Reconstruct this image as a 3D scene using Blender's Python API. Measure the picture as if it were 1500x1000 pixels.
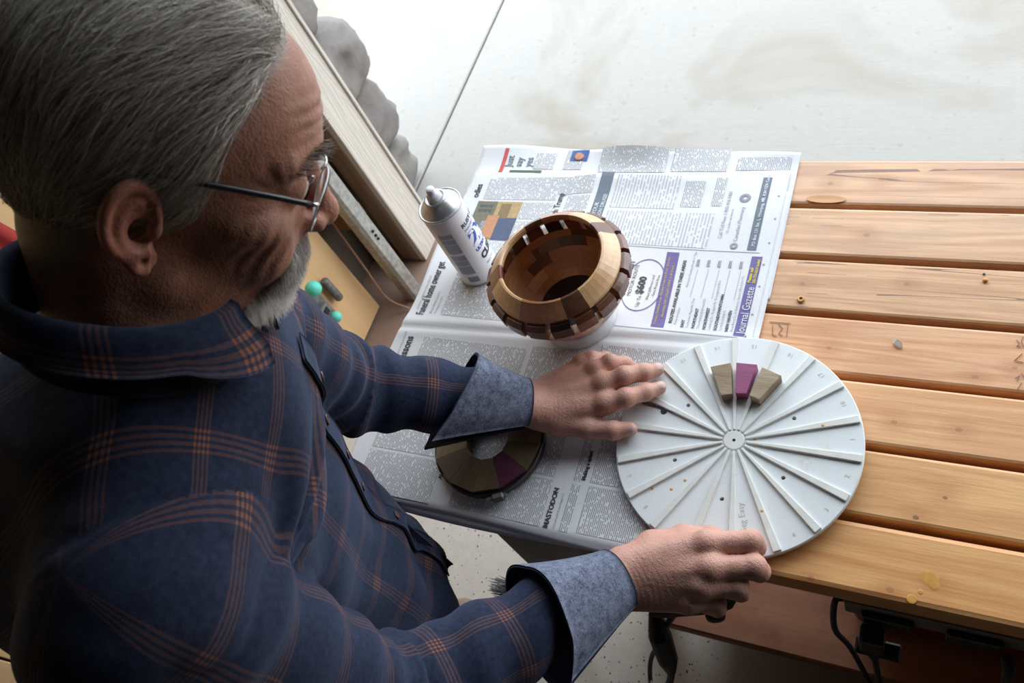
import bpy, bmesh, math, random
import numpy as np
from mathutils import Vector, Matrix
from mathutils.bvhtree import BVHTree
from mathutils import noise as mnoise

for o in list(bpy.data.objects):
    bpy.data.objects.remove(o)
SC = bpy.context.scene
COL = SC.collection
random.seed(7)
RNG = np.random.default_rng(7)
HZ = 0.82            # height of the bench top over the floor; everything below is written with the bench top at z = 0

# ---------------------------------------------------------------- camera, world, exposure
FPX = 1252.486
CR = np.array([0.88807, 0.30808, -0.34093]); CU = np.array([-0.09711, 0.84994, 0.51784]); CF = np.array([-0.44907, 0.42677, -0.78468])
CP = np.array([0.0, -0.3019, 1.0789])
cam = bpy.data.cameras.new('camera')
cam.sensor_width = 36.0
cam.lens = FPX / 1500 * 36
cam.clip_start = 0.02
cam.clip_end = 200
cam.dof.use_dof = True
cam.dof.focus_distance = 1.02
cam.dof.aperture_fstop = 11.0
camo = bpy.data.objects.new('camera', cam)
COL.objects.link(camo)
m = Matrix(((CR[0], CU[0], -CF[0], CP[0]), (CR[1], CU[1], -CF[1], CP[1]), (CR[2], CU[2], -CF[2], CP[2]), (0, 0, 0, 1)))
camo.matrix_world = m
SC.camera = camo

SC.view_settings.view_transform = 'Standard'
SC.view_settings.look = 'None'
SC.view_settings.gamma = 1.0
SC.view_settings.use_curve_mapping = False
SC.view_settings.exposure = 0.0
SC.cycles.use_denoising = True
SC.cycles.max_bounces = 8
SC.cycles.diffuse_bounces = 5
SC.cycles.sample_clamp_indirect = 6

W = bpy.data.worlds.new('overcast_sky')
SC.world = W
W.use_nodes = True
wn = W.node_tree.nodes
wl = W.node_tree.links
wn.clear()
wo = wn.new('ShaderNodeOutputWorld'); wb = wn.new('ShaderNodeBackground')
wt = wn.new('ShaderNodeTexCoord'); ws = wn.new('ShaderNodeSeparateXYZ'); wr = wn.new('ShaderNodeValToRGB')
wl.new(wt.outputs['Generated'], ws.inputs[0]); wl.new(ws.outputs['Z'], wr.inputs[0])
wr.color_ramp.elements[0].position = 0.0; wr.color_ramp.elements[0].color = (0.92, 0.95, 1.0, 1)
wr.color_ramp.elements[1].position = 0.9; wr.color_ramp.elements[1].color = (0.80, 0.90, 1.0, 1)
wl.new(wr.outputs[0], wb.inputs['Color'])
wb.inputs['Strength'].default_value = 5.1
wl.new(wb.outputs[0], wo.inputs[0])

# the garage door opening as a light portal (guides sampling, gives off nothing itself)
pl = bpy.data.lights.new('door_opening_portal', 'AREA')
pl.shape = 'RECTANGLE'; pl.size = 3.5; pl.size_y = 2.2
pl.cycles.is_portal = True
po = bpy.data.objects.new('door_opening_portal', pl)
COL.objects.link(po)
po.location = (0.27, 1.16, -0.82 + 1.1)
po.rotation_euler = (math.radians(-90), 0, 0)

# ---------------------------------------------------------------- helpers
def px(x, y, z):
    """world point at height z seen at photo pixel (x, y)"""
    d = (x - 750) * CR + (500 - y) * CU + FPX * CF
    return CP + d * ((z - CP[2]) / d[2])

def pxx(x, y, X):
    d = (x - 750) * CR + (500 - y) * CU + FPX * CF
    return CP + d * ((X - CP[0]) / d[0])

def tag(o, label=None, cat=None, group=None, kind=None):
    if label: o['label'] = label
    if cat: o['category'] = cat
    if group: o['group'] = group
    if kind: o['kind'] = kind
    return o

def thing(name, label, cat, loc=(0, 0, 0), group=None):
    o = bpy.data.objects.new(name, None)
    o.empty_display_size = 0.05
    COL.objects.link(o)
    o.location = loc
    return tag(o, label, cat, group)

def world_loc(o):
    v = Vector((0, 0, 0))
    while o is not None:
        v += o.location
        o = o.parent
    return v

def obj(name, me, mats, parent=None, smooth=None):
    """link mesh data (in world coordinates) as ONE object under parent"""
    if not isinstance(mats, (list, tuple)): mats = [mats]
    for mt in mats: me.materials.append(mt)
    if smooth is not None:
        me.polygons.foreach_set('use_smooth', [smooth] * len(me.polygons))
    o = bpy.data.objects.new(name, me)
    COL.objects.link(o)
    if parent is not None:
        v = world_loc(parent)
        me.transform(Matrix.Translation(-v))
        o.parent = parent
    return o

def recenter(o):
    """move a top-level mesh object's origin to the middle of its base"""
    me = o.data
    co = np.empty(len(me.vertices) * 3, np.float32); me.vertices.foreach_get('co', co); co = co.reshape(-1, 3)
    c = (co.min(0) + co.max(0)) / 2; c[2] = co[:, 2].min()
    me.transform(Matrix.Translation(-Vector(c)))
    o.location = Vector(o.location) + Vector(c)
    return o

def bm_to(bm, name='m', auto=None):
    me = bpy.data.meshes.new(name)
    bm.normal_update()
    bm.to_mesh(me); bm.free()
    return me

def pyd(verts, faces, name='m'):
    me = bpy.data.meshes.new(name)
    me.from_pydata([tuple(map(float, v)) for v in verts], [], faces)
    me.update()
    return me

def box(bm, c, s, rot=None, bev=0.0, seg=1, mi=0):
    """add a box with centre c, full sizes s, to a bmesh"""
    r = bmesh.ops.create_cube(bm, size=1.0)
    vs = r['verts']
    M = Matrix.Translation(Vector(c)) @ (rot.to_4x4() if rot is not None else Matrix.Identity(4)) @ Matrix.Diagonal((s[0], s[1], s[2], 1))
    bmesh.ops.transform(bm, matrix=M, verts=vs)
    fs = list({f for v in vs for f in v.link_faces})
    for f in fs: f.material_index = mi
    if bev > 0:
        es = list({e for v in vs for e in v.link_edges})
        bmesh.ops.bevel(bm, geom=es, offset=bev, segments=seg, affect='EDGES', profile=0.5)

def boxme(c, s, rot=None, bev=0.0, seg=1):
    bm = bmesh.new(); box(bm, c, s, rot, bev, seg)
    return bm_to(bm)

def prism(poly, z0, z1, bev=0.0, taper=0.0):
    """extrude a plan polygon (world xy, counter-clockwise) from z0 to z1"""
    bm = bmesh.new()
    lo = [bm.verts.new((p[0], p[1], z0)) for p in poly]
    hi = [bm.verts.new((p[0], p[1], z1)) for p in poly]
    n = len(poly)
    bm.faces.new(lo[::-1]); bm.faces.new(hi)
    for i in range(n): bm.faces.new((lo[i], lo[(i + 1) % n], hi[(i + 1) % n], hi[i]))
    bmesh.ops.recalc_face_normals(bm, faces=bm.faces)
    if bev > 0: bmesh.ops.bevel(bm, geom=list(bm.edges), offset=bev, segments=2, affect='EDGES', profile=0.5)
    return bm_to(bm)

def lathe(prof, c=(0, 0, 0), n=48, axis=None, closed=False):
    """revolve a list of (radius, height) about z (or a given axis) at c"""
    vs, fs = [], []
    k = len(prof)
    for i in range(n):
        a = 2 * math.pi * i / n
        for r, h in prof: vs.append((r * math.cos(a), r * math.sin(a), h))
    for i in range(n):
        j = (i + 1) % n
        for q in range(k if closed else k - 1):
            q2 = (q + 1) % k
            fs.append((i * k + q, j * k + q, j * k + q2, i * k + q2))
    vs = np.array(vs)
    if axis is not None:
        A = Vector(axis).normalized()
        R = np.array(Vector((0, 0, 1)).rotation_difference(A).to_matrix())
        vs = vs @ R.T
    vs = vs + np.array(c)
    me = pyd(vs, fs)
    bm = bmesh.new(); bm.from_mesh(me)
    bmesh.ops.remove_doubles(bm, verts=bm.verts, dist=1e-6)
    bmesh.ops.recalc_face_normals(bm, faces=bm.faces)
    bm.to_mesh(me); bm.free()
    return me

def tube(pts, rad, n=8, cap=True):
    """sweep a circle along points; rad is one number or one per point"""
    P = [Vector(p) for p in pts]
    R = [rad] * len(P) if isinstance(rad, (int, float)) else list(rad)
    vs, fs = [], []
    up = Vector((0.3, 0.2, 1)).normalized()
    for i, p in enumerate(P):
        t = (P[min(i + 1, len(P) - 1)] - P[max(i - 1, 0)]).normalized()
        a = t.cross(up)
        if a.length < 1e-3: a = t.cross(Vector((1, 0, 0)))
        a.normalize(); b = t.cross(a)
        for k in range(n):
            w = 2 * math.pi * k / n
            vs.append(p + (a * math.cos(w) + b * math.sin(w)) * R[i])
    for i in range(len(P) - 1):
        for k in range(n):
            k2 = (k + 1) % n
            fs.append((i * n + k, i * n + k2, (i + 1) * n + k2, (i + 1) * n + k))
    if cap:
        fs.append(tuple(range(n))[::-1]); fs.append(tuple(range((len(P) - 1) * n, len(P) * n)))
    me = pyd(vs, fs)
    bm = bmesh.new(); bm.from_mesh(me); bmesh.ops.recalc_face_normals(bm, faces=bm.faces); bm.to_mesh(me); bm.free()
    return me

def spline(pts, n=40):
    """Catmull-Rom through points"""
    P = np.array(pts, float); P = np.vstack([2 * P[0] - P[1], P, 2 * P[-1] - P[-2]])
    out = []
    m_ = len(P) - 3
    for s in np.linspace(0, m_ - 1e-6, n):
        i = int(s); t = s - i
        a, b, c, d = P[i:i + 4]
        out.append(0.5 * ((2 * b) + (-a + c) * t + (2 * a - 5 * b + 4 * c - d) * t * t + (-a + 3 * b - 3 * c + d) * t ** 3))
    return out

def joinme(mes):
    bm = bmesh.new()
    for me in mes:
        bm.from_mesh(me); bpy.data.meshes.remove(me)
    return bm_to(bm)

def uvset(me, fn, name='UVMap'):
    """uv from a function of vertex coordinates (array N,3 -> N,2)"""
    lay = me.uv_layers.new(name=name)
    co = np.empty(len(me.vertices) * 3); me.vertices.foreach_get('co', co); co = co.reshape(-1, 3)
    li = np.empty(len(me.loops), np.int32); me.loops.foreach_get('vertex_index', li)
    lay.data.foreach_set('uv', fn(co)[li].astype(np.float32).ravel())

# ---------------------------------------------------------------- materials
def new_mat(name):
    mt = bpy.data.materials.new(name); mt.use_nodes = True
    return mt, mt.node_tree.nodes, mt.node_tree.links, mt.node_tree.nodes['Principled BSDF']

def rgb(h):
    """sRGB 0-255 triple to linear"""
    return tuple(((v / 255) / 12.92 if v / 255 <= 0.04045 else (((v / 255) + 0.055) / 1.055) ** 2.4) for v in h) + (1.0,)

def math_(N, L, op, a, b=None, c=None):
    n = N.new('ShaderNodeMath'); n.operation = op
    for i, v in enumerate((a, b, c)):
        if v is None: continue
        if isinstance(v, (int, float)): n.inputs[i].default_value = v
        else: L.new(v, n.inputs[i])
    return n.outputs[0]

def mixc(N, L, f, a, b, mode='MIX'):
    n = N.new('ShaderNodeMix'); n.data_type = 'RGBA'; n.blend_type = mode
    for sock, v in ((n.inputs[0], f), (n.inputs[6], a), (n.inputs[7], b)):
        if isinstance(v, (int, float, tuple)): sock.default_value = v
        else: L.new(v, sock)
    return n.outputs[2]

def ramp(N, L, f, stops):
    n = N.new('ShaderNodeValToRGB')
    e = n.color_ramp.elements
    while len(e) < len(stops): e.new(0.5)
    for i, (p, c) in enumerate(stops):
        e[i].position = p; e[i].color = c
    L.new(f, n.inputs[0])
    return n.outputs[0]

def noise(N, L, vec, scale, detail=4, rough=0.5, dist=0.0):
    n = N.new('ShaderNodeTexNoise')
    n.inputs['Scale'].default_value = scale; n.inputs['Detail'].default_value = detail
    n.inputs['Roughness'].default_value = rough; n.inputs['Distortion'].default_value = dist
    L.new(vec, n.inputs['Vector'])
    return n.outputs['Fac']

def coords(N, L, scale=(1, 1, 1), kind='Object', rnd=True):
    t = N.new('ShaderNodeTexCoord'); mp = N.new('ShaderNodeMapping')
    L.new(t.outputs[kind], mp.inputs[0]); mp.inputs['Scale'].default_value = scale
    if rnd:
        oi = N.new('ShaderNodeObjectInfo')
        mu = N.new('ShaderNodeVectorMath'); mu.operation = 'SCALE'
        cm = N.new('ShaderNodeCombineXYZ')
        for i in range(3): L.new(oi.outputs['Random'], cm.inputs[i])
        L.new(cm.outputs[0], mu.inputs[0]); mu.inputs['Scale'].default_value = 37.0
        L.new(mu.outputs[0], mp.inputs['Location'])
    return mp.outputs[0]

def bump(N, L, B, h, strength=0.3, dist=0.002):
    b = N.new('ShaderNodeBump'); b.inputs['Strength'].default_value = strength; b.inputs['Distance'].default_value = dist
    L.new(h, b.inputs['Height']); L.new(b.outputs[0], B.inputs['Normal'])

def plain(name, c, rough=0.5, metal=0.0, c2=None, scale=30.0, bmp=0.0, spec=0.5, bscale=None):
    mt, N, L, B = new_mat(name)
    B.inputs['Roughness'].default_value = rough; B.inputs['Metallic'].default_value = metal
    B.inputs['Specular IOR Level'].default_value = spec
    v = coords(N, L)
    f = noise(N, L, v, scale, 5, 0.6)
    if c2 is None: c2 = tuple(x * 0.82 for x in c[:3]) + (1,)
    L.new(ramp(N, L, f, [(0.35, c2), (0.65, c)]), B.inputs['Base Color'])
    if bmp > 0: bump(N, L, B, noise(N, L, v, bscale or scale * 4, 4, 0.6), bmp, 0.001)
    return mt

def wood(name, light, dark, axis=0, grain=90.0, rough=0.55, stretch=14.0, rings=True, bmp=0.15, knots=False, contrast=1.0, blotch=None, spec=0.35):
    mt, N, L, B = new_mat(name)
    sc = [1.0, 1.0, 1.0]; sc[axis] = 1.0 / stretch
    v = coords(N, L, tuple(sc))
    warp = noise(N, L, v, grain * 0.12, 3, 0.5, 0.4)
    fine = noise(N, L, v, grain * 3.0, 5, 0.65)
    mid = noise(N, L, v, grain * 0.45, 4, 0.55, 0.8)
    s = math_(N, L, 'SINE', math_(N, L, 'MULTIPLY', warp, 95.0 if rings else 20.0))
    s = math_(N, L, 'MULTIPLY_ADD', s, 0.22, 0.5)
    f = math_(N, L, 'ADD', math_(N, L, 'MULTIPLY', s, 0.35), math_(N, L, 'ADD', math_(N, L, 'MULTIPLY', fine, 0.30), math_(N, L, 'MULTIPLY', mid, 0.35)))
    lo, hi = 0.5 - 0.22 / contrast, 0.5 + 0.2 / contrast
    c = ramp(N, L, f, [(lo, dark), (hi, light)])
    if blotch:
        v2 = coords(N, L, (1, 1, 1))
        bl = noise(N, L, v2, 9.0, 4, 0.6, 0.3)
        c = mixc(N, L, ramp(N, L, bl, [(0.45, (0, 0, 0, 1)), (0.68, (0.75, 0.75, 0.75, 1))]), c, blotch)
    L.new(c, B.inputs['Base Color'])
    B.inputs['Roughness'].default_value = rough
    B.inputs['Specular IOR Level'].default_value = spec
    if bmp > 0: bump(N, L, B, math_(N, L, 'ADD', fine, math_(N, L, 'MULTIPLY', s, 0.4)), bmp, 0.0012)
    return mt

M = {}
M['pine_aged'] = wood('aged_pine', rgb((222, 168, 126)), rgb((188, 128, 90)), 0, 45, 0.6, 16, False, 0.35, contrast=0.9, blotch=rgb((176, 132, 104)))
M['pine'] = wood('yellow_pine', rgb((226, 180, 120)), rgb((196, 140, 78)), 0, 36, 0.5, 18, True, 0.3, contrast=0.85)
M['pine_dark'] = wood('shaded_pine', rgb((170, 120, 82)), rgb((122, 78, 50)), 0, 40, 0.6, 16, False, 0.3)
M['pine_leg'] = wood('leg_pine', rgb((186, 134, 94)), rgb((140, 94, 62)), 2, 40, 0.6, 16, True, 0.2)
M['shelf'] = wood('reddish_plank', rgb((160, 116, 90)), rgb((122, 84, 64)), 0, 36, 0.6, 14, False, 0.3, blotch=rgb((120, 72, 52)))
M['plywood'] = wood('plywood', rgb((220, 186, 138)), rgb((192, 152, 106)), 2, 16, 0.6, 9, True, 0.12, contrast=0.8)
M['panelgrey'] = plain('grey_brown_board', rgb((92, 80, 72)), 0.6, 0, rgb((76, 66, 60)), 20)
M['black'] = plain('black_plastic', (0.012, 0.013, 0.013, 1), 0.45)
M['blackrubber'] = plain('black_rubber', (0.015, 0.015, 0.015, 1), 0.65)
M['greycable'] = plain('grey_cable', rgb((110, 122, 120)), 0.5)
M['red'] = plain('dark_red_plastic', rgb((120, 26, 20)), 0.45)
M['steel'] = plain('galvanised_steel', rgb((186, 186, 180)), 0.42, 0.75, rgb((150, 150, 146)), 60)
M['tin'] = plain('tinplate', rgb((206, 208, 210)), 0.34, 0.75, rgb((180, 182, 184)), 50)
M['greymetal'] = plain('dull_grey_metal', rgb((120, 118, 112)), 0.6, 0.25, rgb((92, 90, 86)), 80, 0.2)
M['teal'] = plain('teal_knob_paint', rgb((64, 196, 178)), 0.5, 0, rgb((96, 190, 170)), 60)
M['hole'] = plain('dark_hole', (0.02, 0.012, 0.008, 1), 0.9)

# ================================================================ the setting
FL = -HZ                 # floor level
def concrete(name, c1, c2, stain, speck, spk_scale, stain_lo=0.5, streak=False):
    mt, N, L, B = new_mat(name)
    v = coords(N, L, (1, 1, 1), rnd=False)
    f = noise(N, L, v, 40, 6, 0.7)
    c = ramp(N, L, f, [(0.3, c2), (0.7, c1)])
    b1 = noise(N, L, v, 1.1, 4, 0.62, 0.6)
    c = mixc(N, L, ramp(N, L, b1, [(stain_lo, (0, 0, 0, 1)), (stain_lo + 0.12, (1, 1, 1, 1))]), c, stain)
    vo = N.new('ShaderNodeTexVoronoi'); vo.inputs['Scale'].default_value = spk_scale
    L.new(v, vo.inputs['Vector'])
    sz = noise(N, L, v, spk_scale * 0.9, 2)
    thr = math_(N, L, 'MULTIPLY', math_(N, L, 'SUBTRACT', sz, 0.42), 1.1)
    k = math_(N, L, 'LESS_THAN', vo.outputs['Distance'], thr)
    c = mixc(N, L, k, c, speck)
    h = f
    if streak:
        vs = coords(N, L, (0.12, 3.0, 1), rnd=False)
        st = noise(N, L, vs, 60, 4, 0.7)
        c = mixc(N, L, math_(N, L, 'MULTIPLY', st, 0.5), c, tuple(x * 0.80 for x in c1[:3]) + (1,))
        h = math_(N, L, 'ADD', f, st)
    if not streak:
        # brown sawdust and mud trodden in by the door track
        sb = N.new('ShaderNodeVectorMath'); sb.operation = 'DISTANCE'; L.new(v, sb.inputs[0]); sb.inputs[1].default_value = (-1.50, 0.82, FL)
        dd = math_(N, L, 'ADD', sb.outputs['Value'], math_(N, L, 'MULTIPLY', b1, 0.3))
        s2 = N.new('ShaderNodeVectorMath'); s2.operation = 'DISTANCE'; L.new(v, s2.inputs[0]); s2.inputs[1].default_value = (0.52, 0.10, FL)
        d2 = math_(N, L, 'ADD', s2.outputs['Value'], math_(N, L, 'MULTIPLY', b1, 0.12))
        c = mixc(N, L, ramp(N, L, d2, [(0.92, (0.92, 0.92, 0.92, 1)), (1.06, (0, 0, 0, 1))]), c, (0.13, 0.085, 0.055, 1))   # bench shade painted into the floor colour, with brown dust
        c = mixc(N, L, ramp(N, L, dd, [(0.36, (1, 1, 1, 1)), (0.55, (0, 0, 0, 1))]), c, (0.25, 0.165, 0.125, 1))
    L.new(c, B.inputs['Base Color'])
    B.inputs['Roughness'].default_value = 0.8
    B.inputs['Specular IOR Level'].default_value = 0.25
    bump(N, L, B, h, 0.35, 0.002)
    return mt

M['slab_out'] = concrete('driveway_concrete', (0.325, 0.312, 0.285, 1), (0.295, 0.282, 0.256, 1), (0.250, 0.217, 0.172, 1), (0.275, 0.257, 0.226, 1), 30, 0.51, True)
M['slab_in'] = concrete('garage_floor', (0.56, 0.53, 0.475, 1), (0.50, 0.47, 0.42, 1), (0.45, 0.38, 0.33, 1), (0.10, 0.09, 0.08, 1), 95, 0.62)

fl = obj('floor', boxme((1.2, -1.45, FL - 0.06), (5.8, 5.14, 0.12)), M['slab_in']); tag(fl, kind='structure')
gr = obj('ground', boxme((0, 9.0, FL - 0.13), (30, 15.72, 0.1)), plain('gravel_bed', (0.2, 0.19, 0.17, 1), 0.9)); tag(gr, kind='structure')
JX = -1.645
for x0, x1, y0, y1 in ((-14, JX - .004, 1.128, 4.4), (JX + .004, 3.2, 1.128, 4.4), (3.208, 14, 1.128, 4.4), (-14, JX - .004, 4.408, 16), (JX + .004, 3.2, 4.408, 16), (3.208, 14, 4.408, 16)):
    obj('concrete_slab', boxme(((x0 + x1) / 2, (y0 + y1) / 2, FL - 0.042), (x1 - x0, y1 - y0, 0.08), bev=0.004), M['slab_out'], gr)

WX = -1.60
wallpaint = plain('garage_drywall', (0.040, 0.036, 0.032, 1), 0.85)
M['drywall'] = wallpaint
H = 2.75
wl_ = obj('wall_left', boxme((WX - 0.13, -1.5, FL + H / 2), (0.1, 5.2, H)), wood('wall_sheathing', (0.10, 0.075, 0.055, 1), (0.06, 0.045, 0.035, 1), 2, 30)); tag(wl_, kind='structure')
# plywood sheets on the studs (1.22 m wide)
for y0, y1 in ((-0.42, 0.798), (-1.642, -0.425), (-2.864, -1.647)):
    obj('plywood_panel', boxme((-1.577, (y0 + y1) / 2, FL + 0.012 + 1.22), (0.018, y1 - y0, 2.44), bev=0.0015), M['plywood'], wl_)
for y in (0.775, 0.40, -0.02, -0.42):
    obj('stud', boxme((-1.633, y, FL + H / 2), (0.089, 0.038, H - 0.01)), M['pine_dark'], wl_)
# blocking seen behind the door track
obj('blocking', boxme((-1.60, 0.93, FL + 0.34), (0.07, 0.06, 0.16), bev=0.002), M['pine_leg'], wl_)

cl = obj('ceiling', boxme((1.2, -1.45, FL + H + 0.06), (5.8, 5.4, 0.12)), plain('ceiling_board', (0.045, 0.04, 0.036, 1), 0.9)); tag(cl, kind='structure')
wb_ = obj('wall_back', boxme((1.2, -4.06, FL + H / 2), (5.8, 0.1, H)), wallpaint); tag(wb_, kind='structure')
wr_ = obj('wall_right', boxme((4.05, -1.45, FL + H / 2), (0.1, 5.2, H)), wallpaint); tag(wr_, kind='structure')
wf = bmesh.new()
box(wf, (1.2, 1.11, FL + H - 0.25), (5.8, 0.18, 0.5))
box(wf, (3.06, 1.11, FL + 1.12), (2.08, 0.18, 2.24))
box(wf, (-1.83, 1.07, FL + 1.12), (0.56, 0.10, 2.24))
wfo = obj('wall_front', bm_to(wf), plain('front_framing', (0.20, 0.165, 0.13, 1), 0.85)); tag(wfo, kind='structure')

# jamb: embossed beige trim board facing the opening, and the brown framing edge behind it
mt, N, L, B = new_mat('embossed_beige_trim')
v = coords(N, L, (1, 1, 0.07), rnd=False)
gf = noise(N, L, v, 34, 2, 0.5, 0.6)
gl = math_(N, L, 'SINE', math_(N, L, 'MULTIPLY', gf, 42.0))
L.new(ramp(N, L, gl, [(0.0, (0.50, 0.455, 0.395, 1)), (0.6, (0.545, 0.50, 0.435, 1))]), B.inputs['Base Color'])
B.inputs['Roughness'].default_value = 0.6
bump(N, L, B, gl, 0.35, 0.001)
M['trim'] = mt
t1 = obj('trim_1', boxme((-1.49, 1.041, FL + 1.12), (0.022, 0.110, 2.236), bev=0.002), M['trim']); tag(t1, kind='structure')
t1b = obj('edge_strip', boxme((-1.487, 1.101, FL + 1.12), (0.030, 0.012, 2.236), bev=0.002), M['trim'], t1)
t2 = obj('trim_2', boxme((-1.535, 1.004, FL + 1.12), (0.066, 0.036, 2.236), bev=0.003), wood('jamb_framing', rgb((150, 126, 104)), rgb((112, 92, 76)), 2, 40)); tag(t2, kind='structure')

# dry-stacked stone veneer outside, one stone per course
M['stone'] = None
mt, N, L, B = new_mat('fieldstone')
v = coords(N, L, (1, 1, 1))
f1 = noise(N, L, v, 9, 6, 0.65, 0.5); f2 = noise(N, L, v, 55, 5, 0.7)
oi = N.new('ShaderNodeObjectInfo')
c = ramp(N, L, f1, [(0.3, (0.10, 0.097, 0.094, 1)), (0.5, (0.175, 0.168, 0.155, 1)), (0.7, (0.23, 0.205, 0.175, 1))])
c = mixc(N, L, math_(N, L, 'MULTIPLY', oi.outputs['Random'], 0.45), c, (0.24, 0.19, 0.165, 1))
L.new(mixc(N, L, math_(N, L, 'MULTIPLY', f2, 0.5), c, (0.11, 0.105, 0.10, 1)), B.inputs['Base Color'])
B.inputs['Roughness'].default_value = 0.9
bump(N, L, B, math_(N, L, 'ADD', f1, f2), 0.6, 0.004)
M['stone'] = mt
z = FL
k = 0
hts = [0.20, 0.24, 0.19, 0.34, 0.26, 0.3, 0.24, 0.28, 0.22]
for h in hts:
    bm = bmesh.new()
    xo = [0.0, 0.015, 0.035, -0.01, 0.03, 0.0, 0.02, -0.01, 0.01][k % 9]
    yo = [0.0, 0.02, 0.03, -0.01, 0.02, 0.0, -0.02, 0.01, 0.0][k % 9]
    bmesh.ops.create_cube(bm, size=1)
    bmesh.ops.subdivide_edges(bm, edges=list(bm.edges), cuts=9, use_grid_fill=True)
    sx, sy, sz = 0.60, 0.25, h - 0.014
    for w_ in bm.verts:
        q = np.array(w_.co) * 2
        q = q * (1 - 0.06 * np.abs(np.roll(q, 1)) ** 6 - 0.06 * np.abs(np.roll(q, 2)) ** 6)
        p_ = Vector(q) * 1.4 + Vector((k * 3.1, 0, 0))
        j = np.array([mnoise.noise(p_ * 1.3 + Vector((9, 0, 0))) * .018 + mnoise.noise(p_ * 4) * .007, mnoise.noise(p_ * 1.3) * .018 + mnoise.noise(p_ * 4 + Vector((5, 0, 0))) * .007, mnoise.noise(p_ * 1.2 + Vector((0, 7, 0))) * .012])
        w_.co = (-1.93 + xo + q[0] * sx / 2 + j[0], 1.245 + yo + q[1] * sy / 2 + j[1], z + h / 2 + q[2] * sz / 2 + j[2] * 0.5)
    o = obj('stone', bm_to(bm), M['stone'], wfo, True)
    z += h; k += 1
    if z > 1.2: break

# ---------------------------------------------------------------- galvanised door track
tr = thing('door_track', 'galvanised vertical garage door track beside the beige trim board', 'door track', (-1.47, 0.86, FL))
prof = [(-.020, -.024), (.012, -.027), (.022, -.020), (.022, .014), (.014, .024), (-.004, .026), (-.010, .016), (-.006, .0185), (.011, .018), (.0165, .012), (.0165, -.018), (.010, -.0225), (-.020, -.0205)]
def extr(prof, x, y, z0, z1, n=2):
    vs, fs = [], []
    for z in (z0, z1):
        for a, b in prof: vs.append((x + a, y + b, z))
    k = len(prof)
    for i in range(k): fs.append((i, (i + 1) % k, k + (i + 1) % k, k + i))
    fs.append(tuple(range(k))[::-1]); fs.append(tuple(range(k, 2 * k)))
    me = pyd(vs, fs); bm = bmesh.new(); bm.from_mesh(me); bmesh.ops.recalc_face_normals(bm, faces=bm.faces); bm.to_mesh(me); bm.free()
    return me
obj('channel', extr(prof, -1.47, 0.86, FL + 0.004, FL + 2.1), M['steel'], tr)
obj('flange', boxme((-1.482, 0.872, FL + 1.05), (0.003, 0.062, 2.08)), M['steel'], tr)
for zz in (0.30, 1.1):
    obj('bracket', joinme([boxme((-1.512, 0.886, FL + zz), (0.056, 0.003, 0.05)), boxme((-1.541, 0.92, FL + zz), (0.003, 0.07, 0.05))]), M['steel'], tr)
for zz in (0.285, 0.30, 0.318):
    obj('bolt', lathe([(0, .004), (.004, .004), (.005, 0), (0, 0)], (-1.448, 0.858, FL + zz), 10, (1, 0, 0)), M['hole'], tr)
wire = tube(spline([(-1.56, 0.86, FL + 0.55), (-1.53, 0.83, FL + 0.40), (-1.505, 0.80, FL + 0.22), (-1.50, 0.79, FL + 0.08), (-1.46, 0.80, FL + 0.012), (-1.38, 0.78, FL + 0.008), (-1.30, 0.80, FL + 0.008)], 40), 0.0028, 6)
o = obj('wire', wire, plain('tan_wire', rgb((150, 110, 84)), 0.6)); tag(o, 'thin tan wire trailing down beside the metal door track', 'wire'); recenter(o)

# ---------------------------------------------------------------- wall latch with teal knobs
wx = -1.568
kb = pxx(459, 423, -1.515); ks = pxx(492, 464, -1.520)
kb_ = pxx(472, 441, wx); pc = pxx(466, 452, wx)
lt = thing('wall_latch', 'grey metal latch with two teal knobs on the plywood', 'latch', (wx, pc[1], pc[2] - 0.06))
obj('base_plate', boxme((wx + 0.006, pc[1], pc[2]), (0.012, 0.062, 0.115), bev=0.004, seg=2), M['greymetal'], lt)
obj('housing', boxme((wx + 0.02, pc[1] - 0.003, pc[2] - 0.012), (0.03, 0.040, 0.066), bev=0.006, seg=2), M['greymetal'], lt)
obj('slot', boxme((wx + 0.0365, pc[1] - 0.006, pc[2] + 0.004), (0.003, 0.016, 0.020)), M['hole'], lt)
bc = pxx(486, 424, wx + 0.02)
obj('barrel', tube([(bc[0], bc[1], bc[2] - 0.045), (bc[0], bc[1], bc[2] - 0.04), (bc[0], bc[1], bc[2] + 0.04), (bc[0], bc[1], bc[2] + 0.045)], [.010, .013, .013, .010], 16), M['greymetal'], lt, True)
def knob(c, r, base):
    ax = np.array([1.0, 0, 0])
    prof = [(0.30 * r, -(c[0] - base))] + [(0.34 * r, -1.0 * r), (0.55 * r, -0.88 * r)] + [(r * math.cos(t), r * math.sin(t)) for t in np.linspace(-0.85, math.pi / 2, 10)]
    return lathe(prof, c, 20, (1, 0, 0))
obj('knob', knob(kb, 0.0225, wx + 0.03), M['teal'], lt, True)
obj('knob', knob(ks, 0.0165, wx + 0.012), M['teal'], lt, True)

# ================================================================ the bench
TX0, TX1 = -0.822, 1.95  # bench and shelf run on unseen to the right, lengthened to shade the floor
PT, SWD, STH = 0.097, 0.0885, 0.044
bench = thing('workbench', 'slatted pine workbench with gaps between its boards', 'workbench', (0.2, 0.34, FL))

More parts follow.
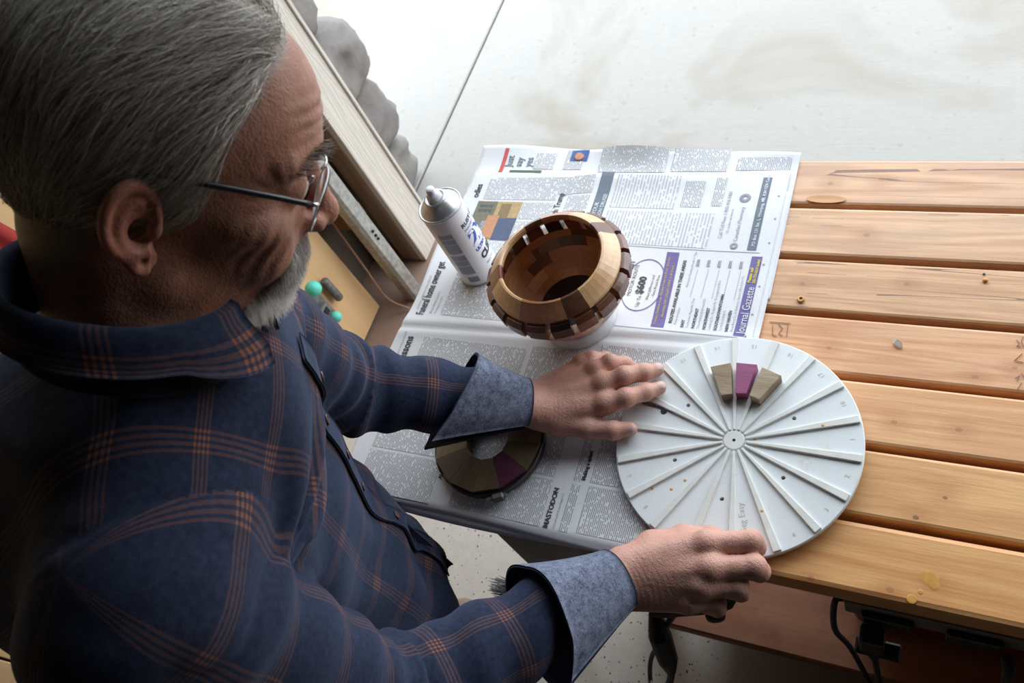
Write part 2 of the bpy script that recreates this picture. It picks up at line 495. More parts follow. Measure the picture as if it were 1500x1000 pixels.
def slat_mat(name, light, dark, blotch, knots, cracks, contrast=1.12):
    """planed softwood: long grain along x, given knots (x, y) and drying cracks"""
    mt, N, L, B = new_mat(name)
    v = coords(N, L, (0.07, 1, 1))
    vraw = coords(N, L, (1, 1, 1), rnd=False)
    warp = noise(N, L, v, 11, 3, 0.5, 0.3)
    fine = noise(N, L, v, 170, 5, 0.7)
    mid = noise(N, L, v, 30, 4, 0.6, 0.6)
    s = math_(N, L, 'MULTIPLY_ADD', math_(N, L, 'SINE', math_(N, L, 'MULTIPLY', warp, 60.0)), 0.5, 0.5)
    f = math_(N, L, 'ADD', math_(N, L, 'MULTIPLY', s, 0.24), math_(N, L, 'ADD', math_(N, L, 'MULTIPLY', fine, 0.50), math_(N, L, 'MULTIPLY', mid, 0.26)))
    c = ramp(N, L, f, [(0.5 - 0.26 / contrast, dark), (0.5 + 0.24 / contrast, light)])
    bl = noise(N, L, coords(N, L, (0.5, 1, 1)), 11.0, 5, 0.62, 0.4)
    c = mixc(N, L, ramp(N, L, bl, [(0.46, (0, 0, 0, 1)), (0.72, (0.8, 0.8, 0.8, 1))]), c, blotch)
    h = fine
    for (kx, ky, kr) in knots:
        sub = N.new('ShaderNodeVectorMath'); sub.operation = 'SUBTRACT'
        L.new(vraw, sub.inputs[0]); sub.inputs[1].default_value = (kx, ky, 0)
        mul = N.new('ShaderNodeVectorMath'); mul.operation = 'MULTIPLY'
        L.new(sub.outputs[0], mul.inputs[0]); mul.inputs[1].default_value = (0.75, 1, 0)
        ln = N.new('ShaderNodeVectorMath'); ln.operation = 'LENGTH'; L.new(mul.outputs[0], ln.inputs[0])
        kf = math_(N, L, 'ADD', ln.outputs['Value'], math_(N, L, 'MULTIPLY', math_(N, L, 'SUBTRACT', mid, 0.5), kr * 1.2))
        halo = ramp(N, L, math_(N, L, 'DIVIDE', kf, kr * 3.0), [(0.25, (1, 1, 1, 1)), (1.0, (0, 0, 0, 1))])
        c = mixc(N, L, math_(N, L, 'MULTIPLY', halo, 0.35), c, (dark[0] * 0.75, dark[1] * 0.62, dark[2] * 0.5, 1))
        core = math_(N, L, 'LESS_THAN', kf, kr * 0.42)
        c = mixc(N, L, math_(N, L, 'MULTIPLY', core, 0.7 if name.endswith('dark') else 0.35), c, (0.15, 0.065, 0.04, 1))
    if cracks:
        cv = coords(N, L, (0.022, 1, 1))
        cn = noise(N, L, cv, 48, 1, 0.4)
        where = noise(N, L, coords(N, L, (1, 1, 1)), 5.5, 2)
        ck = math_(N, L, 'MULTIPLY', math_(N, L, 'LESS_THAN', math_(N, L, 'ABSOLUTE', math_(N, L, 'SUBTRACT', cn, 0.5)), 0.006), math_(N, L, 'GREATER_THAN', where, 0.55))
        c = mixc(N, L, math_(N, L, 'MULTIPLY', ck, 0.75), c, (0.11, 0.05, 0.03, 1))
        h = math_(N, L, 'SUBTRACT', fine, math_(N, L, 'MULTIPLY', ck, 2.0))
    L.new(c, B.inputs['Base Color'])
    B.inputs['Roughness'].default_value = 0.46
    B.inputs['Specular IOR Level'].default_value = 0.5
    bump(N, L, B, h, 0.3, 0.0012)
    return mt

slat_specs = {
    1: (rgb((220, 178, 138)), rgb((182, 134, 99)), rgb((180, 147, 122)), [(px(1216, 268, 0)), (px(1291, 262, 0))], True),
    2: (rgb((222, 180, 138)), rgb((188, 140, 102)), rgb((184, 159, 133)), [(px(1269, 344, 0))], True),
    3: (rgb((220, 176, 131)), rgb((184, 134, 94)), rgb((188, 143, 107)), [(px(1328, 416, 0)), (px(1175, 415, 0))], True),
    4: (rgb((231, 179, 132)), rgb((199, 138, 93)), rgb((205, 159, 122)), [(px(1428, 551, 0)), (px(1214, 509, 0)), (px(1486, 538, 0))], False),
    5: (rgb((235, 183, 132)), rgb((205, 146, 94)), rgb((217, 161, 114)), [(px(1309, 618, 0)), (px(1404, 629, 0))], False),
    6: (rgb((237, 187, 127)), rgb((207, 148, 91)), rgb((221, 165, 110)), [(px(1384, 728, 0)), (px(1341, 757, 0))], False),
    7: (rgb((235, 181, 117)), rgb((203, 140, 81)), rgb((214, 154, 98)), [(px(1187, 846, 0)), (px(1369, 856, 0)), (px(1303, 863, 0))], False),
}
for k in range(1, 8):
    y0 = (7 - k) * PT
    cx, cy = (TX0 + TX1) / 2, y0 + SWD / 2
    bm = bmesh.new()
    dz = [0, -.0008, .0006, 0, -.0006, .0004, -.0004, 0][k]
    box(bm, (0, 0, 0), (TX1 - TX0, SWD, STH), bev=0.0045 if k < 7 else 0.007, seg=2)
    me = bm_to(bm)
    li, dk, bl, kn, cr = slat_specs[k]
    knots = [(p[0] - cx, p[1] - cy, 0.007) for p in kn]
    so = obj('slat', me, slat_mat('slat_wood_dark' if k == 6 else 'slat_wood', li, dk, bl, knots, cr))
    so.parent = bench
    so.location = Vector((cx, cy, -STH / 2 + dz)) - bench.location
    tag(so, ['', 'backmost slat with a gouge and long cracks', 'slat with grey stain', 'cracked slat with a small ring on it', 'slat with pencil marks and a chip',
             'plain yellow slat', 'slat with two dark knots', 'front slat with glue stains'][k])

# gouge in the near edge of the backmost slat: a lighter scooped lens
g0 = px(1208, 291, 0.0008)
bm = bmesh.new()
ring = []
for i in range(28):
    a = 2 * math.pi * i / 28
    ring.append(bm.verts.new((g0[0] + 0.027 * math.cos(a) * (1.15 if math.cos(a) > 0 else 1), g0[1] + 0.0075 * math.sin(a), 0.0009)))
ctr = bm.verts.new((g0[0], g0[1] - .001, 0.0004))
for i in range(28): bm.faces.new((ring[i], ring[(i + 1) % 28], ctr))
obj('gouge', bm_to(bm), wood('fresh_wood', rgb((214, 166, 120)), rgb((178, 124, 86)), 0, 60, 0.6, 10, False, 0.2), bench)
# dried glue drips on the front slat
glue = plain('dried_glue', rgb((206, 146, 66)), 0.35, 0, rgb((214, 164, 92)), 120)
for (gx, gy, ra, rb_) in ((1362, 846, .010, .012), (1368, 856, .006, .006), (1348, 866, .003, .005), (1335, 876, .0055, .002)):
    p = px(gx, gy, 0.0006)
    obj('glue_spot', lathe([(0, .0003), (ra * .7, .00025), (ra, 0)], (p[0], p[1], 0.0001), 20), glue, bench)
# pencil marks at the right end of the fourth slat
pen = plain('pencil_marks', rgb((150, 122, 100)), 0.8)
def stroke(pts, r=0.0005, z=0.0006):
    return tube([px(a, b, z) for a, b in pts], r, 5)
obj('pencil_mark', joinme([stroke(q) for q in (
    [(1489, 497), (1493, 502), (1489, 506), (1495, 507)], [(1498, 492), (1496, 500), (1500, 508)], [(1497, 517), (1486, 527), (1494, 529), (1499, 530)],
    [(1487, 553), (1493, 549), (1490, 557)], [(1496, 546), (1500, 552)], [(1488, 572), (1496, 560)])]), pen, bench)
obj('pencil_mark', joinme([stroke(q) for q in (
    [(1132, 476), (1131, 490), (1137, 492)], [(1140, 474), (1146, 480), (1140, 488), (1146, 491)], [(1154, 474), (1152, 492)], [(1127, 471), (1158, 473)])]), pen, bench)

# framing: apron rails, legs, end panel, lower shelf
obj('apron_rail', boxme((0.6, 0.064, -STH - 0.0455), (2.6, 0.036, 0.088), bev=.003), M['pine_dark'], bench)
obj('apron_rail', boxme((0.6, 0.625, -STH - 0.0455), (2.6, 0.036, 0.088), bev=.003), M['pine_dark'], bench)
for x in (-0.50, 1.80):
    for y in (0.105, 0.565):
        obj('leg', boxme((x, y, (-STH - .002 + FL + 0.085) / 2), (0.085, 0.040, HZ - STH - 0.087), bev=.003), M['pine_leg'], bench)
        c = obj('caster', lathe([(0, .013), (.026, .013), (.03, .009), (.03, -.009), (.026, -.013), (0, -.013)], (x, y, FL + .031), 24, (0, 1, 0)), M['blackrubber'], bench)
        obj('caster_fork', joinme([boxme((x, y - .018, FL + .054), (.018, .003, .05)), boxme((x, y + .018, FL + .054), (.018, .003, .05)), boxme((x, y, FL + .081), (.05, .045, .004))]), M['greymetal'], c)
obj('end_or_shade_panel', boxme((-0.61, 0.072, (-STH + FL + 0.25) / 2 - .01), (0.195, 0.014, HZ - STH - 0.25), bev=.002), M['panelgrey'], bench)
SHZ = -0.62
for i, (y0, y1) in enumerate(((0.036, 0.226), (0.230, 0.420), (0.424, 0.610))):
    obj('shelf_plank', boxme((0.66, (y0 + y1) / 2, SHZ - .019), (2.20, y1 - y0, .038), bev=.003), M['shelf'], bench)

obj('end_or_shade_panel', boxme((1.86, 0.335, -.36), (.016, .50, .60), bev=.002), M['panelgrey'], bench)  # unseen panel added at the right end to keep light off the floor
obj('shade_board', boxme((0.66, 0.600, FL + .10), (2.20, .018, .16), bev=.002), M['pine_dark'], bench)  # board added low at the back to block light reaching the floor

# ================================================================ newspapers
def paper_mat(name, c):
    mt, N, L, B = new_mat(name)
    v = coords(N, L, (1, 1, 1), rnd=False)
    L.new(ramp(N, L, noise(N, L, v, 300, 4, 0.6), [(0.3, tuple(x * 0.94 for x in c[:3]) + (1,)), (0.7, c)]), B.inputs['Base Color'])
    B.inputs['Roughness'].default_value = 0.75; B.inputs['Specular IOR Level'].default_value = 0.2
    return mt
M['paper'] = paper_mat('newsprint', (0.765, 0.775, 0.79, 1))

# printed body text: dark lines broken into words; uv in millimetres (u along the line, v across lines)
def text_mat(name, ink, pitch, fill, word):
    mt, N, L, B = new_mat(name)
    uv = N.new('ShaderNodeTexCoord'); sp = N.new('ShaderNodeSeparateXYZ'); L.new(uv.outputs['UV'], sp.inputs[0])
    ln = math_(N, L, 'DIVIDE', sp.outputs['Y'], pitch)
    li = math_(N, L, 'FLOOR', ln); fr = math_(N, L, 'FRACT', ln)
    on = math_(N, L, 'LESS_THAN', fr, fill)
    cb = N.new('ShaderNodeCombineXYZ'); L.new(math_(N, L, 'MULTIPLY', sp.outputs['X'], word), cb.inputs[0]); L.new(math_(N, L, 'MULTIPLY', li, 7.31), cb.inputs[1])
    w = noise(N, L, cb.outputs[0], 1.0, 1, 0.4)
    on = math_(N, L, 'MULTIPLY', on, math_(N, L, 'GREATER_THAN', w, 0.40))
    # letters inside the words
    c2 = N.new('ShaderNodeCombineXYZ'); L.new(math_(N, L, 'MULTIPLY', sp.outputs['X'], 1.6), c2.inputs[0]); L.new(math_(N, L, 'MULTIPLY', ln, 2.2), c2.inputs[1])
    lt_ = noise(N, L, c2.outputs[0], 1.0, 1, 0.5)
    on = math_(N, L, 'MULTIPLY', on, math_(N, L, 'MULTIPLY_ADD', lt_, 0.9, 0.3))
    L.new(mixc(N, L, on, (0.765, 0.775, 0.79, 1), ink), B.inputs['Base Color'])
    B.inputs['Roughness'].default_value = 0.75; B.inputs['Specular IOR Level'].default_value = 0.2
    return mt
M['text'] = text_mat('column_text', (0.20, 0.205, 0.215, 1), 2.7, 0.56, 0.18)
M['table_text'] = text_mat('price_table_text', (0.40, 0.42, 0.46, 1), 5.4, 0.5, 0.13)
M['ink'] = plain('black_ink', (0.05, 0.05, 0.055, 1), 0.7)
M['greyink'] = plain('grey_ink', rgb((112, 124, 136)), 0.7)
M['midink'] = plain('pale_grey_ink', rgb((150, 152, 164)), 0.7)
M['purple'] = plain('purple_ink', rgb((112, 100, 156)), 0.7, 0, rgb((104, 92, 148)), 80)
M['yellowink'] = plain('yellow_ink', rgb((226, 206, 60)), 0.7)
M['redink'] = plain('red_ink', rgb((206, 84, 78)), 0.7)
M['whiteink'] = plain('unprinted_white', rgb((222, 224, 232)), 0.7)

def hA(x, y):
    """height of the top newspaper over the bench top"""
    x = np.asarray(x, float); y = np.asarray(y, float)
    cy = 0.292 + (x + 0.83) * 0.05
    d = y - cy
    h = 0.0035 + 0.004 * np.exp(-(d / 0.022) ** 2) - 0.0035 * np.exp(-((d + 0.004) / 0.006) ** 2)
    h += 0.0011 * np.sin(x * 17 + y * 9) + 0.0009 * np.sin(y * 31 - x * 7 + 1.0) + 0.0011
    h += 0.006 * np.exp(-((y - 0.63) / 0.03) ** 2) * (0.5 + 0.5 * np.sin(x * 13 + 1.6))
    h += 0.004 * np.exp(-((x + 0.57) / 0.02) ** 2) * (y > .4) * np.clip((y - .4) / .2, 0, 1)
    h -= np.clip(-y - 0.004, 0, 1) * 0.5
    return h
def hB(x, y):
    x = np.asarray(x, float); y = np.asarray(y, float)
    h = 0.0012 + 0.0006 * (1 + np.sin(x * 14))
    up = np.clip((y - 0.648) / 0.045, 0, 1)
    return h + up ** 1.5 * (0.004 + 0.008 * np.exp(-((x + 0.53) / 0.06) ** 2) + 0.003 * np.sin(x * 22))

def sheet(name, xl, xr, yb, yt, hf, mat, parent, nx=90, ny=90, dz=0.0):
    """a paper sheet; xl, xr functions of s in 0..1 along y, yb, yt functions of t along x"""
    vs, fs = [], []
    for j in range(ny + 1):
        s = j / ny
        for i in range(nx + 1):
            t = i / nx
            x = xl(s) * (1 - t) + xr(s) * t
            y = yb(t) * (1 - s) + yt(t) * s
            vs.append((x, y, float(hf(x, y)) + dz))
    for j in range(ny):
        for i in range(nx):
            a = j * (nx + 1) + i
            fs.append((a, a + 1, a + nx + 2, a + nx + 1))
    me = pyd(vs, fs)
    bm = bmesh.new(); bm.from_mesh(me)
    r = bmesh.ops.extrude_face_region(bm, geom=bm.faces[:])
    bmesh.ops.translate(bm, verts=[g for g in r['geom'] if isinstance(g, bmesh.types.BMVert)], vec=(0, 0, -0.0004))
    bmesh.ops.recalc_face_normals(bm, faces=bm.faces)
    bm.to_mesh(me); bm.free()
    return obj(name, me, mat, parent, True)

npA = thing('newspaper', 'open newspaper spread under the spray can, the bowl and the hands', 'newspaper', (-0.54, 0.3, 0.0))
npB = thing('newspaper', 'newspaper sheet with red bar and small face photo sticking out behind the spread', 'newspaper', (-0.53, 0.62, 0.0))
sheet('page', lambda s: -0.818, lambda s: -0.233, lambda t: 0.40, lambda t: 0.697 - 0.019 * t + .004 * math.sin(9 * t), hB, M['paper'], npB, 60, 60)
lx = lambda s: -0.826 - 0.010 * math.sin(3.1 * s) + .010 * s + 0.004 * math.sin(14 * s)
sheet('page', lx, lambda s: -0.248 + 0.006 * s, lambda t: -0.016 + .004 * math.sin(5 * t), lambda t: 0.626 + 0.010 * t + .007 * math.sin(7 * t + 1), hA, M['paper'], npA, 110, 130)
sheet('under_page', lambda s: -0.818, lambda s: -0.238 + .004 * s, lambda t: -0.020 + .003 * math.sin(7 * t + 2), lambda t: 0.60, hA, M['paper'], npA, 80, 80, -0.0012)

def patch(x0, x1, y0, y1, hf, dz=0.0004, skew=0.0, n=None):
    """a printed rectangle lying on the paper (skew shifts x with y)"""
    nx = max(2, int((x1 - x0) / 0.008)); ny = max(2, int((y1 - y0) / 0.008))
    vs, fs = [], []
    for j in range(ny + 1):
        for i in range(nx + 1):
            x = x0 + (x1 - x0) * i / nx; y = y0 + (y1 - y0) * j / ny
            xx = x + skew * (y - y0)
            vs.append((xx, y, float(hf(xx, y)) + dz))
    for j in range(ny):
        for i in range(nx):
            a = j * (nx + 1) + i; fs.append((a, a + 1, a + nx + 2, a + nx + 1))
    me = pyd(vs, fs)
    uvset(me, lambda co: np.stack([(co[:, 1] - y0) * 1000 + RNG.random() * 900, (co[:, 0] - x0) * 1000], 1))
    return me

def cols(x0, x1, y0, y1, hf, ncol, gut=0.005, **kw):
    """newspaper columns: lines run along +y, successive lines along +x"""
    w = (y1 - y0 - gut * (ncol - 1)) / ncol
    return [patch(x0, x1, y0 + k * (w + gut), y0 + k * (w + gut) + w, hf, **kw) for k in range(ncol)]

DG = None
def text2d(s, size, bold=0.0, align='LEFT', narrow=1.0):
    """flat letter mesh data (verts Nx2, faces) from the built-in font"""
    cu = bpy.data.curves.new('t', 'FONT')
    cu.body = s; cu.size = size; cu.offset = bold; cu.align_x = align; cu.resolution_u = 2
    cu.space_character = 1.0
    ob = bpy.data.objects.new('t', cu); COL.objects.link(ob)
    bpy.context.view_layer.update()
    dg = bpy.context.evaluated_depsgraph_get()
    me = bpy.data.meshes.new_from_object(ob.evaluated_get(dg))
    v = np.array([q.co[:2] for q in me.vertices]).reshape(-1, 2); v = v * np.array([narrow, 1.0])
    f = [tuple(p.vertices) for p in me.polygons]
    bpy.data.objects.remove(ob); bpy.data.curves.remove(cu); bpy.data.meshes.remove(me)
    return v, f

def words(s, x, y, size, hf=hA, bold=0.0, narrow=1.0, align='LEFT', dz=0.0008, ang=90.0):
    """lettering on the paper; baseline at x, reading along +y (ang from +x)"""
    v, f = text2d(s, size, bold, align, narrow)
    a = math.radians(ang); ca, sa = math.cos(a), math.sin(a)
    X = x + v[:, 0] * ca - v[:, 1] * sa; Y = y + v[:, 0] * sa + v[:, 1] * ca
    Z = hf(X, Y) + dz
    return pyd(np.stack([X, Y, Z], 1), f)

T, HD, PU, YE, GY, MI = [], [], [], [], [], []
# upper page, left: the story with the big headline
HD += [words('Funeral home owner get', -0.797, 0.314, 0.0215, bold=0.0004, narrow=0.52)]
MI += [words('JOURNAL GAZETTE STAFF REPORT', -0.812, 0.325, 0.005, narrow=.9), words('BRIAN FRANCISCO', -0.782, 0.318, 0.006, narrow=.9), words('Washington editor', -0.774, 0.318, 0.005)]
T += cols(-0.765, -0.600, 0.318, 0.478, hA, 2)
T += cols(-0.760, -0.600, 0.585, 0.622, hA, 1)
HD += [words('odies', -0.788, 0.575, 0.018, bold=0.0004, narrow=0.8)]
T += cols(-0.776, -0.630, 0.572, 0.618, hA, 1)
HD += [words('with Trump', -0.617, 0.530, 0.0165, bold=0.0003, narrow=0.72)]
T += cols(-0.690, -0.630, 0.486, 0.566, hA, 2)
T += cols(-0.608, -0.565, 0.500, 0.625, hA, 3)
# advertisement table
hd0 = -0.556
GY += [patch(hd0, hd0 + 0.022, 0.485, 0.632, hA, skew=0.0)]
HDW = [words('SAVE ON YOUR', hd0 + 0.010, 0.500, 0.0095, bold=0.0002, dz=.0012), words('PRESCRIPTION DRUGS!', hd0 + 0.020, 0.500, 0.0095, bold=.0002, narrow=.88, dz=.0012)]
TT = [patch(hd0 + 0.030, -0.415, 0.560, 0.628, hA), patch(hd0 + 0.030, -0.345, 0.485, 0.553, hA)]
T += [patch(-0.405, -0.372, 0.565, 0.618, hA), patch(-0.355, -0.338, 0.568, 0.626, hA)]
MI += [words('Call Toll Free 1-800-416-5481', -0.325, 0.505, 0.0085, narrow=.9), words('Or order on line at', -0.316, 0.515, 0.006), words('Canadian Pharmacy', -0.300, 0.500, 0.0085)]
MI += [lathe([(0.002, 0), (0.004, 0.0003), (0.006, 0)], (-0.303, 0.492, float(hA(-0.303, .492)) + .0005), 16), lathe([(0.003, 0), (0.005, 0.0003), (0.009, 0)], (-0.303, 0.585, float(hA(-0.303, .585)) + .0005), 16)]
GY += [patch(-0.282, -0.268, 0.485, 0.628, hA)]
HDW += [words('PO Box 121 Stn. L, Winnipeg, MB, R3H 0Z4 Canada', -0.272, 0.492, 0.0068, bold=.00015, dz=.0012)]
MI += [patch(-0.560, -0.262, 0.4805, 0.4815, hA)]
# delivery route advertisement
HD2 = [words('SOUTHWEST', -0.452, 0.385, 0.0115, bold=.0003), words('MOTOR ROUTE', -0.443, 0.385, 0.0085), words('$600', -0.425, 0.390, 0.0165, bold=.0006), words('Up To', -0.425, 0.366, 0.008),
       words('West Jefferson and', -0.413, 0.380, 0.0062), words('Getz Road Area', -0.405, 0.388, 0.0062)]
ov = []
for i in range(48):
    a = 2 * math.pi * i / 48; ov.append((-0.428 + 0.034 * math.cos(a), 0.408 + 0.050 * math.sin(a)))
def flatring(poly, wd, hf, dz=0.0006):
    vs, fs = [], []; n = len(poly); c = np.mean(poly, 0)
    for p in poly:
        p = np.array(p); d = (p - c); k = wd / np.linalg.norm(d)
        for q in (p, p - d * k): vs.append((q[0], q[1], float(hf(q[0], q[1])) + dz))
    for i in range(n):
        j = (i + 1) % n; fs.append((2 * i, 2 * j, 2 * j + 1, 2 * i + 1))
    return pyd(vs, fs)
PU += [flatring(ov, 0.0016, hA)]
YEB = [words('NEW EARLY', -0.466, 0.346, 0.019, bold=.0011, narrow=.85, dz=.0007)]
YE += [words('NEW EARLY', -0.466, 0.346, 0.019, bold=.0002, narrow=.85, dz=.0012)]
PU += [patch(-0.396, -0.376, 0.332, 0.474, hA, skew=-0.06)]
YE += [words('Delivery Deadline 6 a.m. Monday-Friday and 8 a.m. Saturday', -0.3895, 0.337, 0.0052, dz=.0012, ang=93.4), words('Absolutely NO COLLECTIONS in all areas!', -0.3815, 0.350, 0.0055, dz=.0012, ang=93.4)]
HD2 += [words('ROUTES AVAILABLE IN THESE AREAS', -0.366, 0.342, 0.0072, bold=.00025, ang=92)]
MI += [words('Area Location', -0.359, 0.340, 0.0055), words('Amount Monthly Profit + Tips', -0.357, 0.410, 0.0055)]
for k, (a_, b_, d_) in enumerate((('EAST', '$500', 'Southtown, Maysville, Trier'), ('NORTHEAST', '$700', 'Tree-Hatfield & Armand Dr.'), ('NORTHWEST', '$375', 'Leesburg Dr., Rudgate Dr. & Longwood Blvd.'), ('SOUTH/DOWNTOWN', '$800', 'Cook & Lindsay St.'), ('NEW HAVEN', '$500', 'West Berry St., & Anthony, Vance, Lillie & John St.'))):
    xx = -0.347 + k * 0.0165
    HD2 += [words(a_, xx, 0.336, 0.0064, bold=.0002, ang=91.5)]
    MI += [words(d_, xx + .0072, 0.336, 0.0055, narrow=.9, ang=91.5), patch(xx - .0006 - .002, xx - .002, 0.392, 0.446, hA), words(a_ and b_, xx - .002, 0.450, 0.0066, bold=.0002)]
PU += [patch(-0.272, -0.256, 0.330, 0.474, hA)]
HDW += [words('Journal Gazette', -0.2575, 0.334, 0.0165, bold=.0001, narrow=.80, dz=.0012)]
YE += [words('Please call', -0.2655, 0.425, 0.0068, bold=.0002, dz=.0012), words('260-750-0624 today!', -0.2585, 0.424, 0.0062, bold=.0002, narrow=.85, dz=.0012)]
MI += [patch(-0.560, -0.265, 0.3265, 0.3275, hA)]
# lower page
HD += [words('Lessons', -0.796, 0.218, 0.021, bold=.0005, narrow=.78)]
MI += [words('EDUCATION NOTES', -0.812, 0.232, 0.005)]
T += cols(-0.775, -0.585, 0.155, 0.272, hA, 2)
T += cols(-0.575, -0.470, 0.150, 0.278, hA, 2)
T += cols(-0.462, -0.262, 0.150, 0.292, hA, 2)
HD += [words('ings', -0.690, 0.120, 0.020, bold=.0006, narrow=.8), words('ALSO', -0.648, 0.036, 0.0078, bold=.0005), words('FCC universal service program', -0.634, 0.034, 0.0066, bold=.0004, narrow=.95), words('Making a splash', -0.428, 0.075, 0.0072, bold=.0005), words('MASTODON', -0.462, -0.002, 0.0105, bold=.0003)]
MI += [words('Continued from Page 1C', -0.452, -.001, 0.0052)]
T += cols(-0.790, -0.655, -0.004, 0.135, hA, 2)
T += cols(-0.622, -0.475, -0.002, 0.142, hA, 2)
T += cols(-0.445, -0.432, -0.002, 0.142, hA, 2)
T += cols(-0.420, -0.264, 0.000, 0.142, hA, 2)
obj('column_text', joinme(T), M['text'], npA)
obj('price_table', joinme(TT), M['table_text'], npA)
for q_ in HD: obj('headline', q_, M['ink'], npA)
obj('advert_lettering', joinme(HD2), M['ink'], npA)
obj('small_print', joinme(MI), M['midink'], npA)
obj('grey_banner', joinme(GY), M['greyink'], npA)
obj('purple_print', joinme(PU), M['purple'], npA)
obj('white_lettering', joinme(HDW), M['whiteink'], npA)
obj('yellow_outline', joinme(YEB), M['ink'], npA)
obj('yellow_lettering', joinme(YE), M['yellowink'], npA)
# printed registration ticks down the right margin
obj('margin_ticks', joinme([lathe([(0, .0003), (.0016, 0)], (x, y, float(hA(x, y)) + .0005), 8) for x, y in ((-.254, .33), (-.252, .37), (-.251, .42), (-.252, .46), (-.251, .50), (-.25, .545), (-.252, .59))]), M['midink'], npA)
# printed photograph: a tan building with a person in blue
def flat(c): return plain('photo_ink', c, 0.75, 0, None, 150)
ph = obj('photo', patch(-0.783, -0.692, 0.480, 0.567, hA), flat(rgb((186, 160, 112))), npA)
for (x0, x1, y0, y1, c) in ((-.783, -.742, .512, .567, (122, 118, 98)), (-.776, -.748, .540, .560, (88, 96, 92)), (-.733, -.712, .528, .562, (140, 118, 84)), (-.728, -.692, .480, .530, (84, 94, 122)), (-.752, -.728, .484, .535, (198, 142, 106)), (-.783, -.752, .480, .512, (112, 130, 136)), (-.760, -.738, .500, .522, (150, 160, 164))):
    obj('photo_detail', patch(x0, x1, y0, y1, hA, dz=.0008 if c[0] < 190 else .0010), flat(rgb(c)), ph)
ph2 = obj('photo', patch(-0.783, -0.760, 0.470, 0.486, hA), flat(rgb((96, 112, 112))), npA)
# the sheet behind
obj('column_text', joinme(cols(-0.700, -0.660, 0.645, 0.682, hB, 1, dz=.0006) + cols(-0.640, -0.605, 0.645, 0.690, hB, 1, dz=.0006) + cols(-0.572, -0.45, 0.640, 0.690, hB, 1, dz=.0006) + cols(-0.44, -0.345, 0.642, 0.690, hB, 1, dz=.0006) + cols(-0.33, -0.245, 0.645, 0.672, hB, 1, dz=.0006)), M['text'], npB)
for q_ in ([words('Just', -0.745, 0.650, 0.021, hB, .0003, .8), words('say', -0.725, 0.650, 0.021, hB, .0003, .8), words('yes', -0.705, 0.650, 0.021, hB, .0003, .8)]): obj('headline', q_, M['greyink'], npB)
obj('red_bar', patch(-0.768, -0.760, 0.632, 0.690, hB, dz=.0006), M['redink'], npB)
fp = obj('photo', patch(-0.632, -0.598, 0.664, 0.688, hB, dz=.0009), flat(rgb((70, 104, 168))), npB)
c = (-0.615, 0.676)
obj('photo_face', lathe([(0, .0004), (.007, .0003), (.009, 0)], (c[0], c[1], float(hB(*c)) + .0012), 16), flat(rgb((196, 140, 112))), fp)
obj('photo_hair', lathe([(0, .0002), (.010, .0002), (.0115, 0)], (c[0], c[1], float(hB(*c)) + .0010), 16), flat(rgb((120, 84, 70))), fp)
obj('photo', patch(-0.745, -0.68, 0.630, 0.642, hB, dz=.0006), flat(rgb((84, 110, 80))), npB)

for q_ in list(npA.children) + list(npB.children):
    if q_.name.split('.')[0] in ('column_text', 'price_table', 'advert_lettering', 'small_print', 'grey_banner', 'purple_print', 'white_lettering', 'yellow_outline', 'yellow_lettering', 'margin_ticks'):
        q_['kind'] = 'stuff'
for q_ in bench.children:
    if q_.name.split('.')[0] in ('pencil_mark',): q_['kind'] = 'stuff'

# ================================================================ spray can
bx, by = -0.724, 0.417
z0 = float(hA(bx, by)) + 0.0006
can = thing('spray_can', 'white spray paint can with a silver dome and white nozzle', 'spray can', (bx, by, z0))
R = 0.0353
CH = 0.168
M['canwhite'] = plain('can_white_enamel', (0.80, 0.80, 0.82, 1), 0.22, 0, (0.76, 0.76, 0.78, 1), 20)
obj('can_body', lathe([(0, .003), (R - .005, .003), (R - .003, 0), (R, .002), (R, .004), (R, CH), (R - .0006, CH + .001), (0, CH + .001)], (bx, by, z0), 64), M['canwhite'], can, True)
obj('seam_ring', lathe([(R - .002, CH), (R + .0012, CH + .0008), (R + .0014, CH + .003), (R + .0002, CH + .0045), (R - .002, CH + .003)], (bx, by, z0), 64), M['tin'], can, True)
obj('seam_ring', lathe([(R - .004, .0), (R + .0010, .0005), (R + .0012, .0028), (R - .001, .004)], (bx, by, z0), 64), M['tin'], can, True)
obj('dome', lathe([(R - .0012, CH + .003), (R - .004, CH + .0025), (R - .006, CH + .006), (R - .010, CH + .0125), (R - .0155, CH + .0175), (R - .0178, CH + .019), (R - .0165, CH + .0205), (R - .0175, CH + .0225), (R - .0205, CH + .0215), (.006, CH + .0205), (0, CH + .0205)], (bx, by, z0), 64), M['tin'], can, True)
NZ = CH + .0205
nz = obj('nozzle', lathe([(0, NZ), (.0122, NZ), (.0122, NZ + .004), (.0110, NZ + .010), (.0095, NZ + .0115), (.0078, NZ + .013), (.0070, NZ + .021), (.0062, NZ + .0225), (0, NZ + .0225)], (bx, by, z0), 32), plain('nozzle_plastic', (0.82, 0.84, 0.88, 1), 0.35), can, True)
obj('nozzle_hole', lathe([(0, 0), (.002, 0), (.002, .001)], (bx + .0066 * .6, by - .0066 * .8, z0 + NZ + .018), 10, (.6, -.8, 0)), M['hole'], nz)
camaz = math.atan2(CP[1] - by, CP[0] - bx)      # side of the can that faces into the garage
def canwords(s, ang, z, size, bold=0.0, narrow=1.0, dr=.0004, align='LEFT', vertical=False):
    v, f = text2d(s, size, bold, align, narrow)
    if vertical: v = np.stack([-v[:, 1], v[:, 0]], 1)
    a = ang + v[:, 0] / R
    return pyd(np.stack([bx + (R + dr) * np.cos(a), by + (R + dr) * np.sin(a), z0 + z + v[:, 1]], 1), f)
